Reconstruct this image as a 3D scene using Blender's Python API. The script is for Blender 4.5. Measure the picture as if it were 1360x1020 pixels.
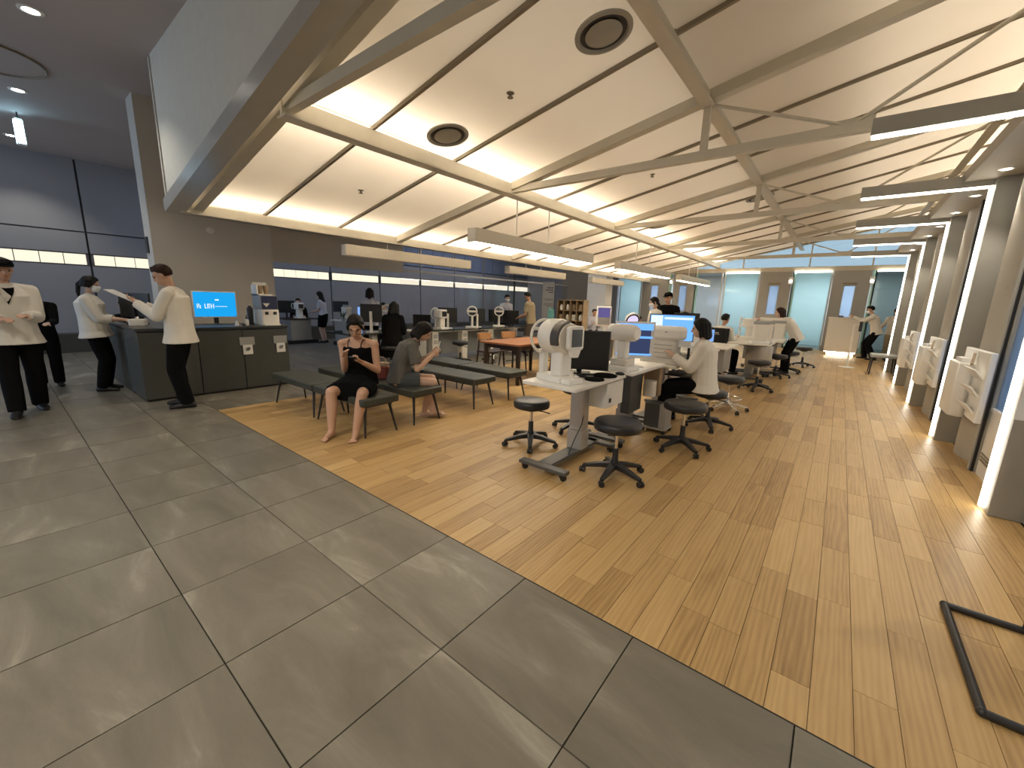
import bpy, bmesh, math, random
from mathutils import Vector, Matrix
random.seed(7)
for o in list(bpy.data.objects): bpy.data.objects.remove(o)
SC = bpy.context.scene
COL = SC.collection
R = math.radians
# ------------------------------------------------------------------ camera, world, light, exposure
FPX, PITCH, ROLL, YAW, EYE = 541.37, R(-11.5003), R(1.7498), R(-38.2357), 1.45
cy, sy, cp, sp = math.cos(YAW), math.sin(YAW), math.cos(PITCH), math.sin(PITCH)
vF = Vector((sy*cp, cy*cp, sp)); vR0 = Vector((cy, -sy, 0)); vU0 = vR0.cross(vF)
vR = math.cos(ROLL)*vR0 + math.sin(ROLL)*vU0
vU = -math.sin(ROLL)*vR0 + math.cos(ROLL)*vU0
cd = bpy.data.cameras.new('camera'); cam = bpy.data.objects.new('camera', cd); COL.objects.link(cam)
cd.sensor_fit = 'HORIZONTAL'; cd.sensor_width = 36; cd.lens = FPX/1360*36; cd.clip_start = .05; cd.clip_end = 200
mw = Matrix((vR, vU, -vF)).transposed().to_4x4(); mw.translation = (0, 0, EYE); cam.matrix_world = mw
SC.camera = cam
w = bpy.data.worlds.new('dusk_sky'); SC.world = w; w.use_nodes = True
bgn = w.node_tree.nodes['Background']; bgn.inputs[0].default_value = (.42, .56, .70, 1); bgn.inputs[1].default_value = .42
SC.view_settings.view_transform = 'Standard'; SC.view_settings.look = 'None'
SC.view_settings.gamma = 1; SC.view_settings.use_curve_mapping = False
SC.view_settings.exposure = 1.36
WARM = (1, .885, .725); NEUT = (1, .91, .77)
def area(name, loc, sx, sy_, energy, color, rot=(0, 0, 0), spread=None):
    l = bpy.data.lights.new(name, 'AREA'); l.shape = 'RECTANGLE'; l.size = sx; l.size_y = sy_; l.energy = energy; l.color = color
    if spread: l.spread = spread
    o = bpy.data.objects.new(name, l); COL.objects.link(o); o.location = loc; o.rotation_euler = rot; o['kind'] = 'helper'
    return o
def zp(x): return 4.05 + .2*x            # underside of the sloping ceiling
X_EAVE, X_L1, X_L2, X_L3, X_END = -7.1, -4.18, -1.47, 1.35, 1.9
Y0, YF = 1.75, 18.8
YC, LY = (Y0+YF)/2, YF-Y0-.2
# energy factor shared by the purlin lamps and the added ceiling fills
COVE = 1.0
# lamps above the stretched ceiling fabric, along the purlins, so the panels glow from their edges
area('ceiling_lamp_eave', (X_EAVE+.12, YC, zp(X_EAVE)+.30), .08, LY, 72*COVE, WARM, (0, R(-35), 0))
area('ceiling_lamp_purlin_low', (X_L1-.10, YC, zp(X_L1)+.30), .08, LY, 57*COVE, WARM, (0, R(30), 0))
area('ceiling_lamp_purlin_high', (X_L1+.10, YC, zp(X_L1)+.30), .08, LY, 60*COVE, WARM, (0, R(-35), 0))
area('ceiling_lamp_end', (X_END-.15, YC, zp(X_END)+.30), .08, LY, 60*COVE, WARM, (0, R(40), 0))
area('ceiling_fill_middle', (-2.8, YC, zp(-2.8)+.38), 2.4, LY, 25*COVE, WARM, (0, 0, 0))  # this and the next two: broad fills added to brighten whole panels evenly
area('ceiling_fill_upper', (-.05, YC, zp(-.05)+.38), 2.5, LY, 54*COVE, WARM, (0, 0, 0))
area('ceiling_fill_low', (-5.65, YC, zp(-5.65)+.38), 2.5, LY, 26*COVE, WARM, (0, 0, 0))
# daylight through the lobby's tall windows, which stand behind and left of the camera
area('daylight_lobby_window', (-10.5, -4.7, 1.9), 7, 3.2, 38, (.50, .68, 1), (R(90), 0, 0))

# ------------------------------------------------------------------ helpers
class MB:
    def __init__(s): s.v = []; s.f = []; s.M = Matrix()
    def add(s, vs, fs):
        n = len(s.v); s.v += [tuple(s.M @ Vector(p)) for p in vs]; s.f += [tuple(i+n for i in f) for f in fs]; return s
    def box(s, x0, x1, y0, y1, z0, z1):
        return s.add([(x0,y0,z0),(x1,y0,z0),(x1,y1,z0),(x0,y1,z0),(x0,y0,z1),(x1,y0,z1),(x1,y1,z1),(x0,y1,z1)],
                     [(3,2,1,0),(4,5,6,7),(0,1,5,4),(1,2,6,5),(2,3,7,6),(3,0,4,7)])
    def bc(s, c, d): return s.box(c[0]-d[0]/2, c[0]+d[0]/2, c[1]-d[1]/2, c[1]+d[1]/2, c[2]-d[2]/2, c[2]+d[2]/2)
    def rings(s, rs, cap=True, closed=False):
        n = len(rs[0]); vs = [p for r in rs for p in r]; fs = []
        m = len(rs)
        for i in range(m if closed else m-1):
            a, b = i*n, ((i+1) % m)*n
            for k in range(n): fs.append((a+k, a+(k+1) % n, b+(k+1) % n, b+k))
        if cap and not closed: fs += [tuple(range(n-1, -1, -1)), tuple(range((m-1)*n, m*n))]
        return s.add(vs, fs)
    def tube(s, pts, r, n=8, cap=True, closed=False):
        pts = [Vector(p) for p in pts]; m = len(pts)
        rad = r if isinstance(r, (list, tuple)) else [r]*m
        rs = []; up = None
        for i, p in enumerate(pts):
            if closed: d = pts[(i+1) % m]-pts[i-1]
            else: d = pts[min(i+1, m-1)]-pts[max(i-1, 0)]
            d.normalize()
            if up is None: up = Vector((0,0,1)) if abs(d.z) < .9 else Vector((1,0,0))
            x = d.cross(up).normalized(); y = x.cross(d).normalized(); up = y
            rs.append([p + rad[i]*(math.cos(2*math.pi*k/n)*x + math.sin(2*math.pi*k/n)*y) for k in range(n)])
        return s.rings(rs, cap, closed)
    def bar(s, a, b, w_, h_, up=(0,0,1)):
        a = Vector(a); b = Vector(b); d = (b-a).normalized(); x = d.cross(Vector(up))
        if x.length < 1e-4: x = Vector((1,0,0))
        x.normalize(); y = x.cross(d)
        q = [(-w_/2,-h_/2),(w_/2,-h_/2),(w_/2,h_/2),(-w_/2,h_/2)]
        return s.rings([[p+u*x+v*y for u, v in q] for p in (a, b)])
    def lathe(s, prof, n=20, c=(0,0,0)):
        rs = [[(c[0]+r*math.cos(2*math.pi*k/n), c[1]+r*math.sin(2*math.pi*k/n), c[2]+z) for k in range(n)] for r, z in prof]
        return s.rings(rs)
    def sph(s, c, r, n=12, m=8):
        if not isinstance(r, (tuple, list)): r = (r, r, r)
        rs = []
        for i in range(1, m):
            t = math.pi*i/m
            rs.append([(c[0]+r[0]*math.sin(t)*math.cos(2*math.pi*k/n), c[1]+r[1]*math.sin(t)*math.sin(2*math.pi*k/n), c[2]-r[2]*math.cos(t)) for k in range(n)])
        vs = [p for q in rs for p in q]; fs = []
        for i in range(m-2):
            for k in range(n): fs.append((i*n+k, i*n+(k+1) % n, (i+1)*n+(k+1) % n, (i+1)*n+k))
        b = len(vs); vs += [(c[0], c[1], c[2]-r[2]), (c[0], c[1], c[2]+r[2])]
        for k in range(n): fs.append((b, (k+1) % n, k)); fs.append((b+1, (m-2)*n+k, (m-2)*n+(k+1) % n))
        return s.add(vs, fs)
    def cap(s, a, b, ra, rb, n=10):
        a = Vector(a); b = Vector(b); d = (b-a); L = d.length
        if L < 1e-5: return s.sph(a, ra)
        d /= L; up = Vector((0,0,1)) if abs(d.z) < .9 else Vector((1,0,0)); x = d.cross(up).normalized(); y = x.cross(d)
        rs = []
        for t in (-75,-45,-15): rs.append((a + d*ra*math.sin(R(t)), ra*math.cos(R(t))))
        for t in (15,45,75): rs.append((b + d*rb*math.sin(R(t)), rb*math.cos(R(t))))
        return s.rings([[p + r*(math.cos(2*math.pi*k/n)*x + math.sin(2*math.pi*k/n)*y) for k in range(n)] for p, r in rs])
    def prism(s, poly, z0, z1):
        n = len(poly)
        return s.rings([[(x, y, z0) for x, y in poly], [(x, y, z1) for x, y in poly]])
    def rrect(s, x0, x1, y0, y1, z0, z1, r, n=4):
        return s.prism(rr(x0, x1, y0, y1, r, n), z0, z1)
    def torus(s, c, ra, rt, axis='Z', a0=0, a1=360, n=24, m=8):
        full = abs(a1-a0) >= 360; k = n if full else n+1; pts = []
        for i in range(k):
            t = R(a0 + (a1-a0)*i/n); u, v = ra*math.cos(t), ra*math.sin(t)
            q = {'Z': (u, v, 0), 'X': (0, u, v), 'Y': (u, 0, v)}[axis]
            pts.append((c[0]+q[0], c[1]+q[1], c[2]+q[2]))
        return s.tube(pts, rt, m, not full, full)
    def at(s, loc=(0,0,0), rot=(0,0,0)):
        from mathutils import Euler
        s.M = Matrix.Translation(loc) @ Euler(rot).to_matrix().to_4x4(); return s
    def build(s, name, mat, parent=None, bev=0, smooth=True, loc=None, rot=None, ang=40):
        me = bpy.data.meshes.new(name); me.from_pydata(s.v, [], s.f)
        bm = bmesh.new(); bm.from_mesh(me); bmesh.ops.recalc_face_normals(bm, faces=bm.faces); bm.to_mesh(me); bm.free()
        me.materials.append(mat)
        if smooth: me.shade_smooth(); me.set_sharp_from_angle(angle=R(ang))
        o = bpy.data.objects.new(name, me); COL.objects.link(o)
        if parent: o.parent = parent
        if loc: o.location = loc
        if rot: o.rotation_euler = rot
        if bev:
            b = o.modifiers.new('bevel', 'BEVEL'); b.width = bev; b.segments = 2; b.limit_method = 'ANGLE'; b.angle_limit = R(40)
        return o
def rr(x0, x1, y0, y1, r, n=4):
    out = []
    for cx, cy_, a in ((x1-r, y1-r, 0), (x0+r, y1-r, 90), (x0+r, y0+r, 180), (x1-r, y0+r, 270)):
        for i in range(n+1):
            t = R(a+90*i/n); out.append((cx+r*math.cos(t), cy_+r*math.sin(t)))
    return out
def tag(o, label, cat, group=None, kind=None):
    if label: o['label'] = label
    if cat: o['category'] = cat
    if group: o['group'] = group
    if kind: o['kind'] = kind
    return o
def thing(name, label, cat, loc=(0,0,0), rotz=0, group=None):
    o = bpy.data.objects.new(name, None); COL.objects.link(o); o.empty_display_size = .1
    o.location = loc; o.rotation_euler = (0, 0, rotz); return tag(o, label, cat, group)
KIDS = {}
def kids(o): return [c for c in o.children]
def dup(root, loc, rotz, label, group=None):
    r = root.copy(); COL.objects.link(r); r.location = loc; r.rotation_euler = (0, 0, rotz); r['label'] = label
    if group: r['group'] = group
    for ch in list(root.children):
        c = ch.copy(); COL.objects.link(c); c.parent = r
        for g in list(ch.children):
            d = g.copy(); COL.objects.link(d); d.parent = c
    return r
def struct(o): o['kind'] = 'structure'; return o
def sroot(name):
    o = bpy.data.objects.new(name, None); COL.objects.link(o); return struct(o)
def face(dx, dy): return math.atan2(-dx, dy)
ORD = ['first','second','third','fourth','fifth','sixth','seventh','eighth','ninth','tenth','eleventh','twelfth','thirteenth','fourteenth','fifteenth','sixteenth']

# ------------------------------------------------------------------ materials
def mat(name, c, rough=.5, metal=0, var=.06, scale=8, bump=0, emis=None, es=0, spec=.5):
    m = bpy.data.materials.new(name); m.use_nodes = True; nt = m.node_tree; b = nt.nodes['Principled BSDF']
    b.inputs['Roughness'].default_value = rough; b.inputs['Metallic'].default_value = metal; b.inputs['Specular IOR Level'].default_value = spec
    if emis:
        b.inputs['Emission Color'].default_value = (*emis, 1); b.inputs['Emission Strength'].default_value = es
    tc = nt.nodes.new('ShaderNodeTexCoord'); nz = nt.nodes.new('ShaderNodeTexNoise'); nz.inputs['Scale'].default_value = scale; nz.inputs['Detail'].default_value = 3
    nt.links.new(tc.outputs['Object'], nz.inputs['Vector'])
    mx = nt.nodes.new('ShaderNodeMix'); mx.data_type = 'RGBA'
    mx.inputs[6].default_value = (*[x*(1-var) for x in c], 1); mx.inputs[7].default_value = (*[min(1, x*(1+var)) for x in c], 1)
    nt.links.new(nz.outputs['Fac'], mx.inputs[0]); nt.links.new(mx.outputs[2], b.inputs['Base Color'])
    if bump:
        bp = nt.nodes.new('ShaderNodeBump'); bp.inputs['Strength'].default_value = bump; bp.inputs['Distance'].default_value = .01
        nt.links.new(nz.outputs['Fac'], bp.inputs['Height']); nt.links.new(bp.outputs['Normal'], b.inputs['Normal'])
    return m
def glass(name, c, clear, rough=.05, frost=0):
    """thin pane: part clear, part reflecting, part light-scattering film"""
    m = bpy.data.materials.new(name); m.use_nodes = True; nt = m.node_tree; nt.nodes.clear()
    out = nt.nodes.new('ShaderNodeOutputMaterial'); tr = nt.nodes.new('ShaderNodeBsdfTransparent'); tr.inputs[0].default_value = (*c, 1)
    gl = nt.nodes.new('ShaderNodeBsdfGlossy'); gl.inputs['Roughness'].default_value = rough; gl.inputs[0].default_value = (.9,.95,.95,1)
    lw = nt.nodes.new('ShaderNodeLayerWeight'); lw.inputs[0].default_value = .5; pw = nt.nodes.new('ShaderNodeMath'); pw.operation = 'POWER'; pw.inputs[1].default_value = 5
    fr = nt.nodes.new('ShaderNodeMath'); fr.operation = 'MULTIPLY_ADD'; fr.inputs[1].default_value = .9; fr.inputs[2].default_value = .03
    nt.links.new(lw.outputs['Facing'], pw.inputs[0]); nt.links.new(pw.outputs[0], fr.inputs[0])
    mx = nt.nodes.new('ShaderNodeMixShader'); nt.links.new(fr.outputs[0], mx.inputs[0])
    if frost:
        tl = nt.nodes.new('ShaderNodeBsdfTranslucent'); tl.inputs[0].default_value = (*c, 1)
        m2 = nt.nodes.new('ShaderNodeMixShader'); nt.links.new(tr.outputs[0], m2.inputs[1]); nt.links.new(tl.outputs[0], m2.inputs[2])
        geo = nt.nodes.new('ShaderNodeNewGeometry'); sx = nt.nodes.new('ShaderNodeSeparateXYZ'); nt.links.new(geo.outputs['Position'], sx.inputs[0])
        rp = nt.nodes.new('ShaderNodeValToRGB'); e = rp.color_ramp.elements
        mr = nt.nodes.new('ShaderNodeMapRange'); mr.inputs['From Max'].default_value = 2.9; nt.links.new(sx.outputs['Z'], mr.inputs[0])
        e[0].position = .08; e[0].color = (.25,)*3+(1,); e[1].position = .27; e[1].color = (frost,)*3+(1,)
        q = e.new(.6); q.color = (frost,)*3+(1,); q = e.new(.85); q.color = (.62*frost,)*3+(1,)
        nt.links.new(mr.outputs[0], rp.inputs[0]); nt.links.new(rp.outputs[0], m2.inputs[0]); nt.links.new(m2.outputs[0], mx.inputs[1])
    else: nt.links.new(tr.outputs[0], mx.inputs[1])
    nt.links.new(gl.outputs[0], mx.inputs[2]); nt.links.new(mx.outputs[0], out.inputs[0]); return m
def emit(name, c, s_):
    m = bpy.data.materials.new(name); m.use_nodes = True; nt = m.node_tree; nt.nodes.clear()
    out = nt.nodes.new('ShaderNodeOutputMaterial'); e = nt.nodes.new('ShaderNodeEmission'); e.inputs[0].default_value = (*c, 1); e.inputs[1].default_value = s_
    nt.links.new(e.outputs[0], out.inputs[0]); return m
def fabric(name, c):
    m = bpy.data.materials.new(name); m.use_nodes = True; nt = m.node_tree; nt.nodes.clear(); N = nt.nodes.new
    out = N('ShaderNodeOutputMaterial'); d = N('ShaderNodeBsdfDiffuse'); t = N('ShaderNodeBsdfTranslucent'); mx = N('ShaderNodeMixShader'); mx.inputs[0].default_value = .5
    nz = N('ShaderNodeTexNoise'); nz.inputs['Scale'].default_value = 1.5; cm = N('ShaderNodeMix'); cm.data_type = 'RGBA'
    cm.inputs[6].default_value = (*[q*.96 for q in c], 1); cm.inputs[7].default_value = (*[min(1, q*1.03) for q in c], 1); nt.links.new(nz.outputs['Fac'], cm.inputs[0])
    for b in (d, t): nt.links.new(cm.outputs[2], b.inputs[0])
    nt.links.new(d.outputs[0], mx.inputs[1]); nt.links.new(t.outputs[0], mx.inputs[2]); nt.links.new(mx.outputs[0], out.inputs[0]); return m
def floor_mat(kind):
    m = bpy.data.materials.new(kind); m.use_nodes = True; nt = m.node_tree; b = nt.nodes['Principled BSDF']; N = nt.nodes.new; L = nt.links.new
    geo = N('ShaderNodeNewGeometry'); at = N('ShaderNodeAttribute'); at.attribute_name = 'tone'
    mp = N('ShaderNodeMapping'); L(geo.outputs['Position'], mp.inputs[0])
    off = N('ShaderNodeVectorMath'); off.operation = 'SCALE'; off.inputs[3].default_value = 37
    L(at.outputs['Color'], off.inputs[0]); ad = N('ShaderNodeVectorMath'); ad.operation = 'ADD'
    L(mp.outputs[0], ad.inputs[0]); L(off.outputs[0], ad.inputs[1])
    n1 = N('ShaderNodeTexNoise'); n2 = N('ShaderNodeTexNoise'); L(ad.outputs[0], n1.inputs['Vector']); L(ad.outputs[0], n2.inputs['Vector'])
    rp = N('ShaderNodeValToRGB'); e = rp.color_ramp.elements
    if kind == 'oak_plank':
        mp.inputs['Scale'].default_value = (16, 1.3, 1)
        n1.inputs['Scale'].default_value = 1.0; n1.inputs['Detail'].default_value = 4; n1.inputs['Distortion'].default_value = 1.2
        n2.inputs['Scale'].default_value = 5; n2.inputs['Detail'].default_value = 6
        wv = N('ShaderNodeTexWave'); wv.wave_type = 'BANDS'; wv.bands_direction = 'X'; wv.inputs['Scale'].default_value = .8; wv.inputs['Distortion'].default_value = 14; wv.inputs['Detail'].default_value = 3; wv.inputs['Detail Scale'].default_value = .6
        L(ad.outputs[0], wv.inputs['Vector'])
        e[0].position = 0; e[0].color = (.25,.14,.05,1); e[1].position = 1; e[1].color = (.74,.54,.275,1)
        q = e.new(.35); q.color = (.49,.315,.128,1); q = e.new(.7); q.color = (.61,.42,.19,1)
        m1 = N('ShaderNodeMath'); m1.operation = 'MULTIPLY_ADD'; m1.inputs[1].default_value = .42; L(n1.outputs['Fac'], m1.inputs[0]); L(at.outputs['Fac'], m1.inputs[2])
        m2 = N('ShaderNodeMath'); m2.operation = 'MULTIPLY_ADD'; m2.inputs[1].default_value = .13; L(wv.outputs['Fac'], m2.inputs[0]); L(m1.outputs[0], m2.inputs[2])
        m3 = N('ShaderNodeMath'); m3.operation = 'MULTIPLY_ADD'; m3.inputs[1].default_value = .22; L(n2.outputs['Fac'], m3.inputs[0]); L(m2.outputs[0], m3.inputs[2])
        sb = N('ShaderNodeMath'); sb.operation = 'SUBTRACT'; sb.inputs[1].default_value = .30; L(m3.outputs[0], sb.inputs[0]); L(sb.outputs[0], rp.inputs[0])
        b.inputs['Roughness'].default_value = .42
        bs = .06
    else:
        mp.inputs['Scale'].default_value = (.8, 2.6, 1); mp.inputs['Rotation'].default_value = (0, 0, R(14))
        n1.inputs['Scale'].default_value = 1.4; n1.inputs['Detail'].default_value = 9; n1.inputs['Roughness'].default_value = .62; n1.inputs['Distortion'].default_value = .7
        n2.inputs['Scale'].default_value = 40; n2.inputs['Detail'].default_value = 3
        e[0].position = .33; e[0].color = (.138,.124,.096,1); e[1].position = .72; e[1].color = (.32,.295,.24,1)
        q = e.new(.52); q.color = (.182,.165,.130,1); q = e.new(.62); q.color = (.215,.196,.157,1)
        m1 = N('ShaderNodeMath'); m1.operation = 'MULTIPLY_ADD'; m1.inputs[1].default_value = .06; L(n2.outputs['Fac'], m1.inputs[0]); L(n1.outputs['Fac'], m1.inputs[2])
        L(m1.outputs[0], rp.inputs[0]); b.inputs['Roughness'].default_value = .38; bs = .04
    L(rp.outputs[0], b.inputs['Base Color'])
    bp = N('ShaderNodeBump'); bp.inputs['Strength'].default_value = bs; bp.inputs['Distance'].default_value = .01
    L(n2.outputs['Fac'], bp.inputs['Height']); L(bp.outputs['Normal'], b.inputs['Normal'])
    return m
M = dict(
    fascia=mat('fascia_white', (.74,.72,.64), .7),
    pendwhite=mat('pendant_cream', (.66,.62,.53), .45),
    roofin=mat('roof_cavity_white', (.75,.72,.66), .8),
    oak=floor_mat('oak_plank'), tile=floor_mat('stone_tile'), grout=mat('grout', (.03,.028,.024), .9),
    panel=fabric('ceiling_fabric', (.81,.76,.69)), fin=mat('joint_bar_bronze', (.26,.22,.16), .5, .0),
    steel=mat('painted_steel_cream', (.62,.58,.48), .38), steelgrey=mat('brushed_grey_steel', (.56,.54,.49), .3, .35),
    wallw=mat('warm_white_paint', (.60,.56,.50), .7, 0, .04, 3), wallg=mat('grey_wall_paint', (.33,.335,.36), .6, 0, .05, 2),
    seam=mat('wall_seam', (.11,.11,.12), .7), dark=mat('dark_ceiling_paint', (.50,.43,.40), .8, 0, .05, 2), concrete=mat('grey_plaster', (.45,.42,.36), .6, 0, .08, 4),
    pillar=mat('pillar_grey', (.36,.35,.31), .5, 0, .05, 5), white=mat('white_enamel', (.87,.85,.80), .35, 0, .03), offwhite=mat('ivory_plastic', (.78,.74,.66), .4, 0, .03),
    black=mat('black_plastic', (.018,.018,.019), .42), seat=mat('black_vinyl', (.022,.022,.024), .38, 0, .1, 30, .05), chrome=mat('chrome', (.75,.74,.72), .14, 1),
    alu=mat('silver_column', (.50,.49,.47), .36, .55), basegrey=mat('gunmetal_base', (.095,.095,.09), .45, .2), counter=mat('charcoal_laminate', (.065,.066,.058), .45, 0, .08, 12),
    countertop=mat('dark_counter_top', (.04,.04,.04), .3), bench=mat('green_grey_leather', (.046,.050,.040), .45, 0, .08, 20, .05), legdark=mat('dark_leg', (.02,.02,.02), .4),
    wood=mat('reddish_table_wood', (.30,.12,.045), .55, 0, .2, 10), chairwood=mat('orange_chair_wood', (.48,.24,.10), .4, 0, .15, 12), darkwood=mat('dark_wood', (.04,.022,.016), .4, 0, .2, 10),
    shelf=mat('plywood', (.30,.215,.12), .5, 0, .1, 9), brown=mat('brown_wall', (.20,.17,.13), .7), doorgrey=mat('door_grey', (.38,.37,.34), .4, .2),
    green=mat('green_glass_edge', (.35,.60,.55), .1), screen_off=mat('dark_screen', (.014,.015,.016), .22), card=mat('white_card', (.78,.77,.74), .6), grey=mat('grey_plate', (.36,.36,.34), .5),
    led=emit('led_white', (1,.93,.78), 4.6), pend=emit('pendant_diffuser', (1,.91,.74), 13.0), strip=emit('lit_glass_strip', (1,.92,.72), .42), spot=emit('spot_lens', (1,.95,.85), 14),
    bluescr=emit('blue_screen', (.012,.36,.83), .42), bluescr2=emit('pale_blue_screen', (.16,.42,.95), .5), scrwhite=emit('screen_white', (.75,.88,1), .45), scrdark=emit('screen_navy', (.035,.045,.10), .5),
    greenexit=emit('exit_panel', (.42,.78,1), 5), glassclear=glass('clear_pane', (.93,.97,.96), 1), glasspart=glass('partition_pane', (.95,.95,.96), 1, .03), glassfrost=glass('frosted_pane', (.74,.87,.88), 1, .1, .85),
    glassdark=glass('grey_tinted_pane', (.50,.53,.52), 1, .06, .35), glassblue=glass('blue_pane', (.72,.80,.93), 1, .1, .5), topglass=mat('dark_glass_top', (.02,.025,.025), .08),
    bluepaper=emit('backlit_blue_panel', (.25,.45,.9), .4), purple=emit('purple_picture', (.17,.14,.38), .3), mint=mat('mint_plastic', (.20,.50,.45), .4), red=mat('red_leather', (.18,.035,.02), .5), tan=mat('tan_bag', (.35,.25,.16), .6),
    leaf=mat('leaf_green', (.05,.10,.04), .5), skin=mat('skin', (.56,.33,.22), .5, 0, .05, 6), skin2=mat('skin_pale', (.64,.42,.31), .5, 0, .05, 6), hair=mat('black_hair', (.008,.007,.006), .55, 0, .3, 60, .2, spec=.22), hairb=mat('brown_hair', (.035,.014,.009), .55, 0, .3, 60, .2, spec=.22),
    jacket=mat('white_linen', (.78,.74,.66), .8, 0, .05, 14, .15), cblack=mat('black_cloth', (.0055,.0055,.006), .95, 0, .2, 14, .1, spec=.12), cgrey=mat('grey_cotton', (.125,.12,.11), .85, 0, .08, 14, .12), cshort=mat('slate_shorts', (.06,.068,.07), .85, 0, .1, 14, .1),
    cbrown=mat('brown_trousers', (.10,.075,.055), .85), ctan=mat('tan_shirt', (.36,.30,.20), .85, 0, .08, 14), clav=mat('pale_top', (.55,.55,.62), .85), shoe=mat('black_shoe', (.012,.012,.012), .5), sandal=mat('beige_sandal', (.45,.33,.24), .6), mask=mat('face_mask', (.80,.84,.88), .7), eye=mat('dark_eye', (.015,.01,.01), .2), lip=mat('lip', (.45,.14,.11), .5),
    smoke=mat('smoked_window', (.09,.085,.085), .2), orange=mat('orange_pad', (.5,.2,.06), .6), navy=mat('navy_panel', (.02,.03,.09), .3), curtain=mat('blue_curtain', (.25,.30,.42), .8, 0, .2, 3), vest=mat('black_vest', (.01,.01,.011), .8),
)
# ------------------------------------------------------------------ the setting: floor
X_WOOD = -5.93
floor = MB().box(-14.2, 3, -6.2, 22, -.10, -.016).build('floor', M['grout'], smooth=False); struct(floor)
def piece(mb, tones, name, m, parent, kind=None):
    me = bpy.data.meshes.new(name); me.from_pydata(mb.v, [], mb.f); me.materials.append(m)
    a = me.attributes.new('tone', 'FLOAT_COLOR', 'FACE')
    nf = len(mb.f)//max(1, len(tones))
    for i in range(len(mb.f)):
        t = tones[min(i//nf, len(tones)-1)]; a.data[i].color = (t, t*.7+.1, t*1.3, 1)
    o = bpy.data.objects.new(name, me); COL.objects.link(o); o.parent = parent
    if kind: o['kind'] = kind
    return o
PW = .1315
planks = []
x = X_WOOD; i = 0
while x < 1.2-.01:
    x1 = min(x+PW, 1.22); y = 1.58 + .0; first = True
    while y < 18.8:
        L = random.choice([.45,.6,.75,.9,.9,1.1]) * random.uniform(.92, 1.08)
        if first: L *= random.uniform(.3, 1); first = False
        y1 = min(y+L, 18.8)
        t = random.gauss(.0, .085); t = max(-.17, min(.18, t)) + .25
        if random.random() < .05: t -= .15
        planks.append((x, x1, y, y1, max(0, t))); y = y1
    x = x1
def far(p): return math.hypot((p[0]+p[1])/2, (p[2]+p[3])/2) + (3 if p[0] < -4.2 else 0)
planks.sort(key=far)
def pbox(mb, p, g=.0011, top=0.0):
    return mb.box(p[0]+g, p[1]-g, p[2]+g, p[3]-g, -.016, top)
for p in planks[:300]: piece(pbox(MB(), p, .0011, random.uniform(-.0006, .0)), [p[4]], 'plank', M['oak'], floor)
mb = MB(); [pbox(mb, p) for p in planks[300:]]
piece(mb, [p[4] for p in planks[300:]], 'distant_planks', M['oak'], floor, 'stuff')
tiles = []
xs = [.085-.6*k for k in range(-3, 25)]; ys = [.385-.6*k+1.2 for k in range(0, 11)]
for xa in xs:
    if xa-.6 > 1.3: continue
    for ya in ys:      # each tile spans xa-.6..xa, ya-.6..ya
        tiles.append((xa-.6, xa, ya-.6, ya))
xs2 = [X_WOOD-.6*k for k in range(0, 14)]
for xa in xs2:
    for k in range(0, 24): tiles.append((xa-.6, xa, 1.585+.6*k, 2.185+.6*k))
def vis(t): return t[2] > -.9 and t[0] > -14.2
near = [t for t in tiles if vis(t)]; near.sort(key=lambda t: math.hypot((t[0]+t[1])/2, (t[2]+t[3])/2)); near = near[:300]
ns = set(near)
for t in near: piece(pbox(MB(), t, .0028, random.uniform(-.001, 0)), [random.random()], 'tile', M['tile'], floor)
rest = [t for t in tiles if t not in ns]; mb = MB(); [pbox(mb, t, .0028) for t in rest]
piece(mb, [random.random() for t in rest], 'distant_tiles', M['tile'], floor, 'stuff')
struct(MB().box(X_WOOD, 1.2, 1.577, 1.583, -.01, .0008).build('trim_1', M['grout'], smooth=False))
# ------------------------------------------------------------------ ceiling over the hall
vs = []
for dz in (.42, .46): vs += [(X_EAVE, Y0, zp(X_EAVE)+dz), (X_END, Y0, zp(X_END)+dz), (X_END, YF+.2, zp(X_END)+dz), (X_EAVE, YF+.2, zp(X_EAVE)+dz)]
ceil_root = MB().add(vs, [(0,3,2,1),(4,5,6,7),(0,1,5,4),(1,2,6,5),(2,3,7,6),(3,0,4,7)]).build('ceiling', M['roofin'], smooth=False); struct(ceil_root)
vs = []
for y in (YF+.06, YF+.1): vs += [(X_EAVE, y, zp(X_EAVE)+.0), (X_END, y, zp(X_END)+.0), (X_END, y, zp(X_END)+.45), (X_EAVE, y, zp(X_EAVE)+.45)]
MB().add(vs, [(0,3,2,1),(4,5,6,7),(0,1,5,4),(1,2,6,5),(2,3,7,6),(3,0,4,7)]).build('end_closure', M['steel'], ceil_root, smooth=False)
joints = [Y0+.0]+[1.58+1.2*k for k in range(1, 15)]+[YF+.1]
segs = [(X_EAVE, X_L1), (X_L1, X_L2), (X_L2, X_L3), (X_L3, X_END)]
for a, b in segs:
    for ya, yb in zip(joints[:-1], joints[1:]):
        q = (a+.012, b-.012); MB().add([(q[0], ya+.012, zp(q[0])), (q[1], ya+.012, zp(q[1])), (q[1], yb-.012, zp(q[1])), (q[0], yb-.012, zp(q[0]))], [(0,3,2,1)]).build('ceiling_panel', M['panel'], ceil_root, smooth=False)
    for y in joints[1:-1]:
        if abs(((y-5.18)/3.6)-round((y-5.18)/3.6)) > .05:
            MB().bar((a, y, zp(a)-.012), (b, y, zp(b)-.012), .034, .05).build('joint_bar', M['fin'], ceil_root, smooth=False)
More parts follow.
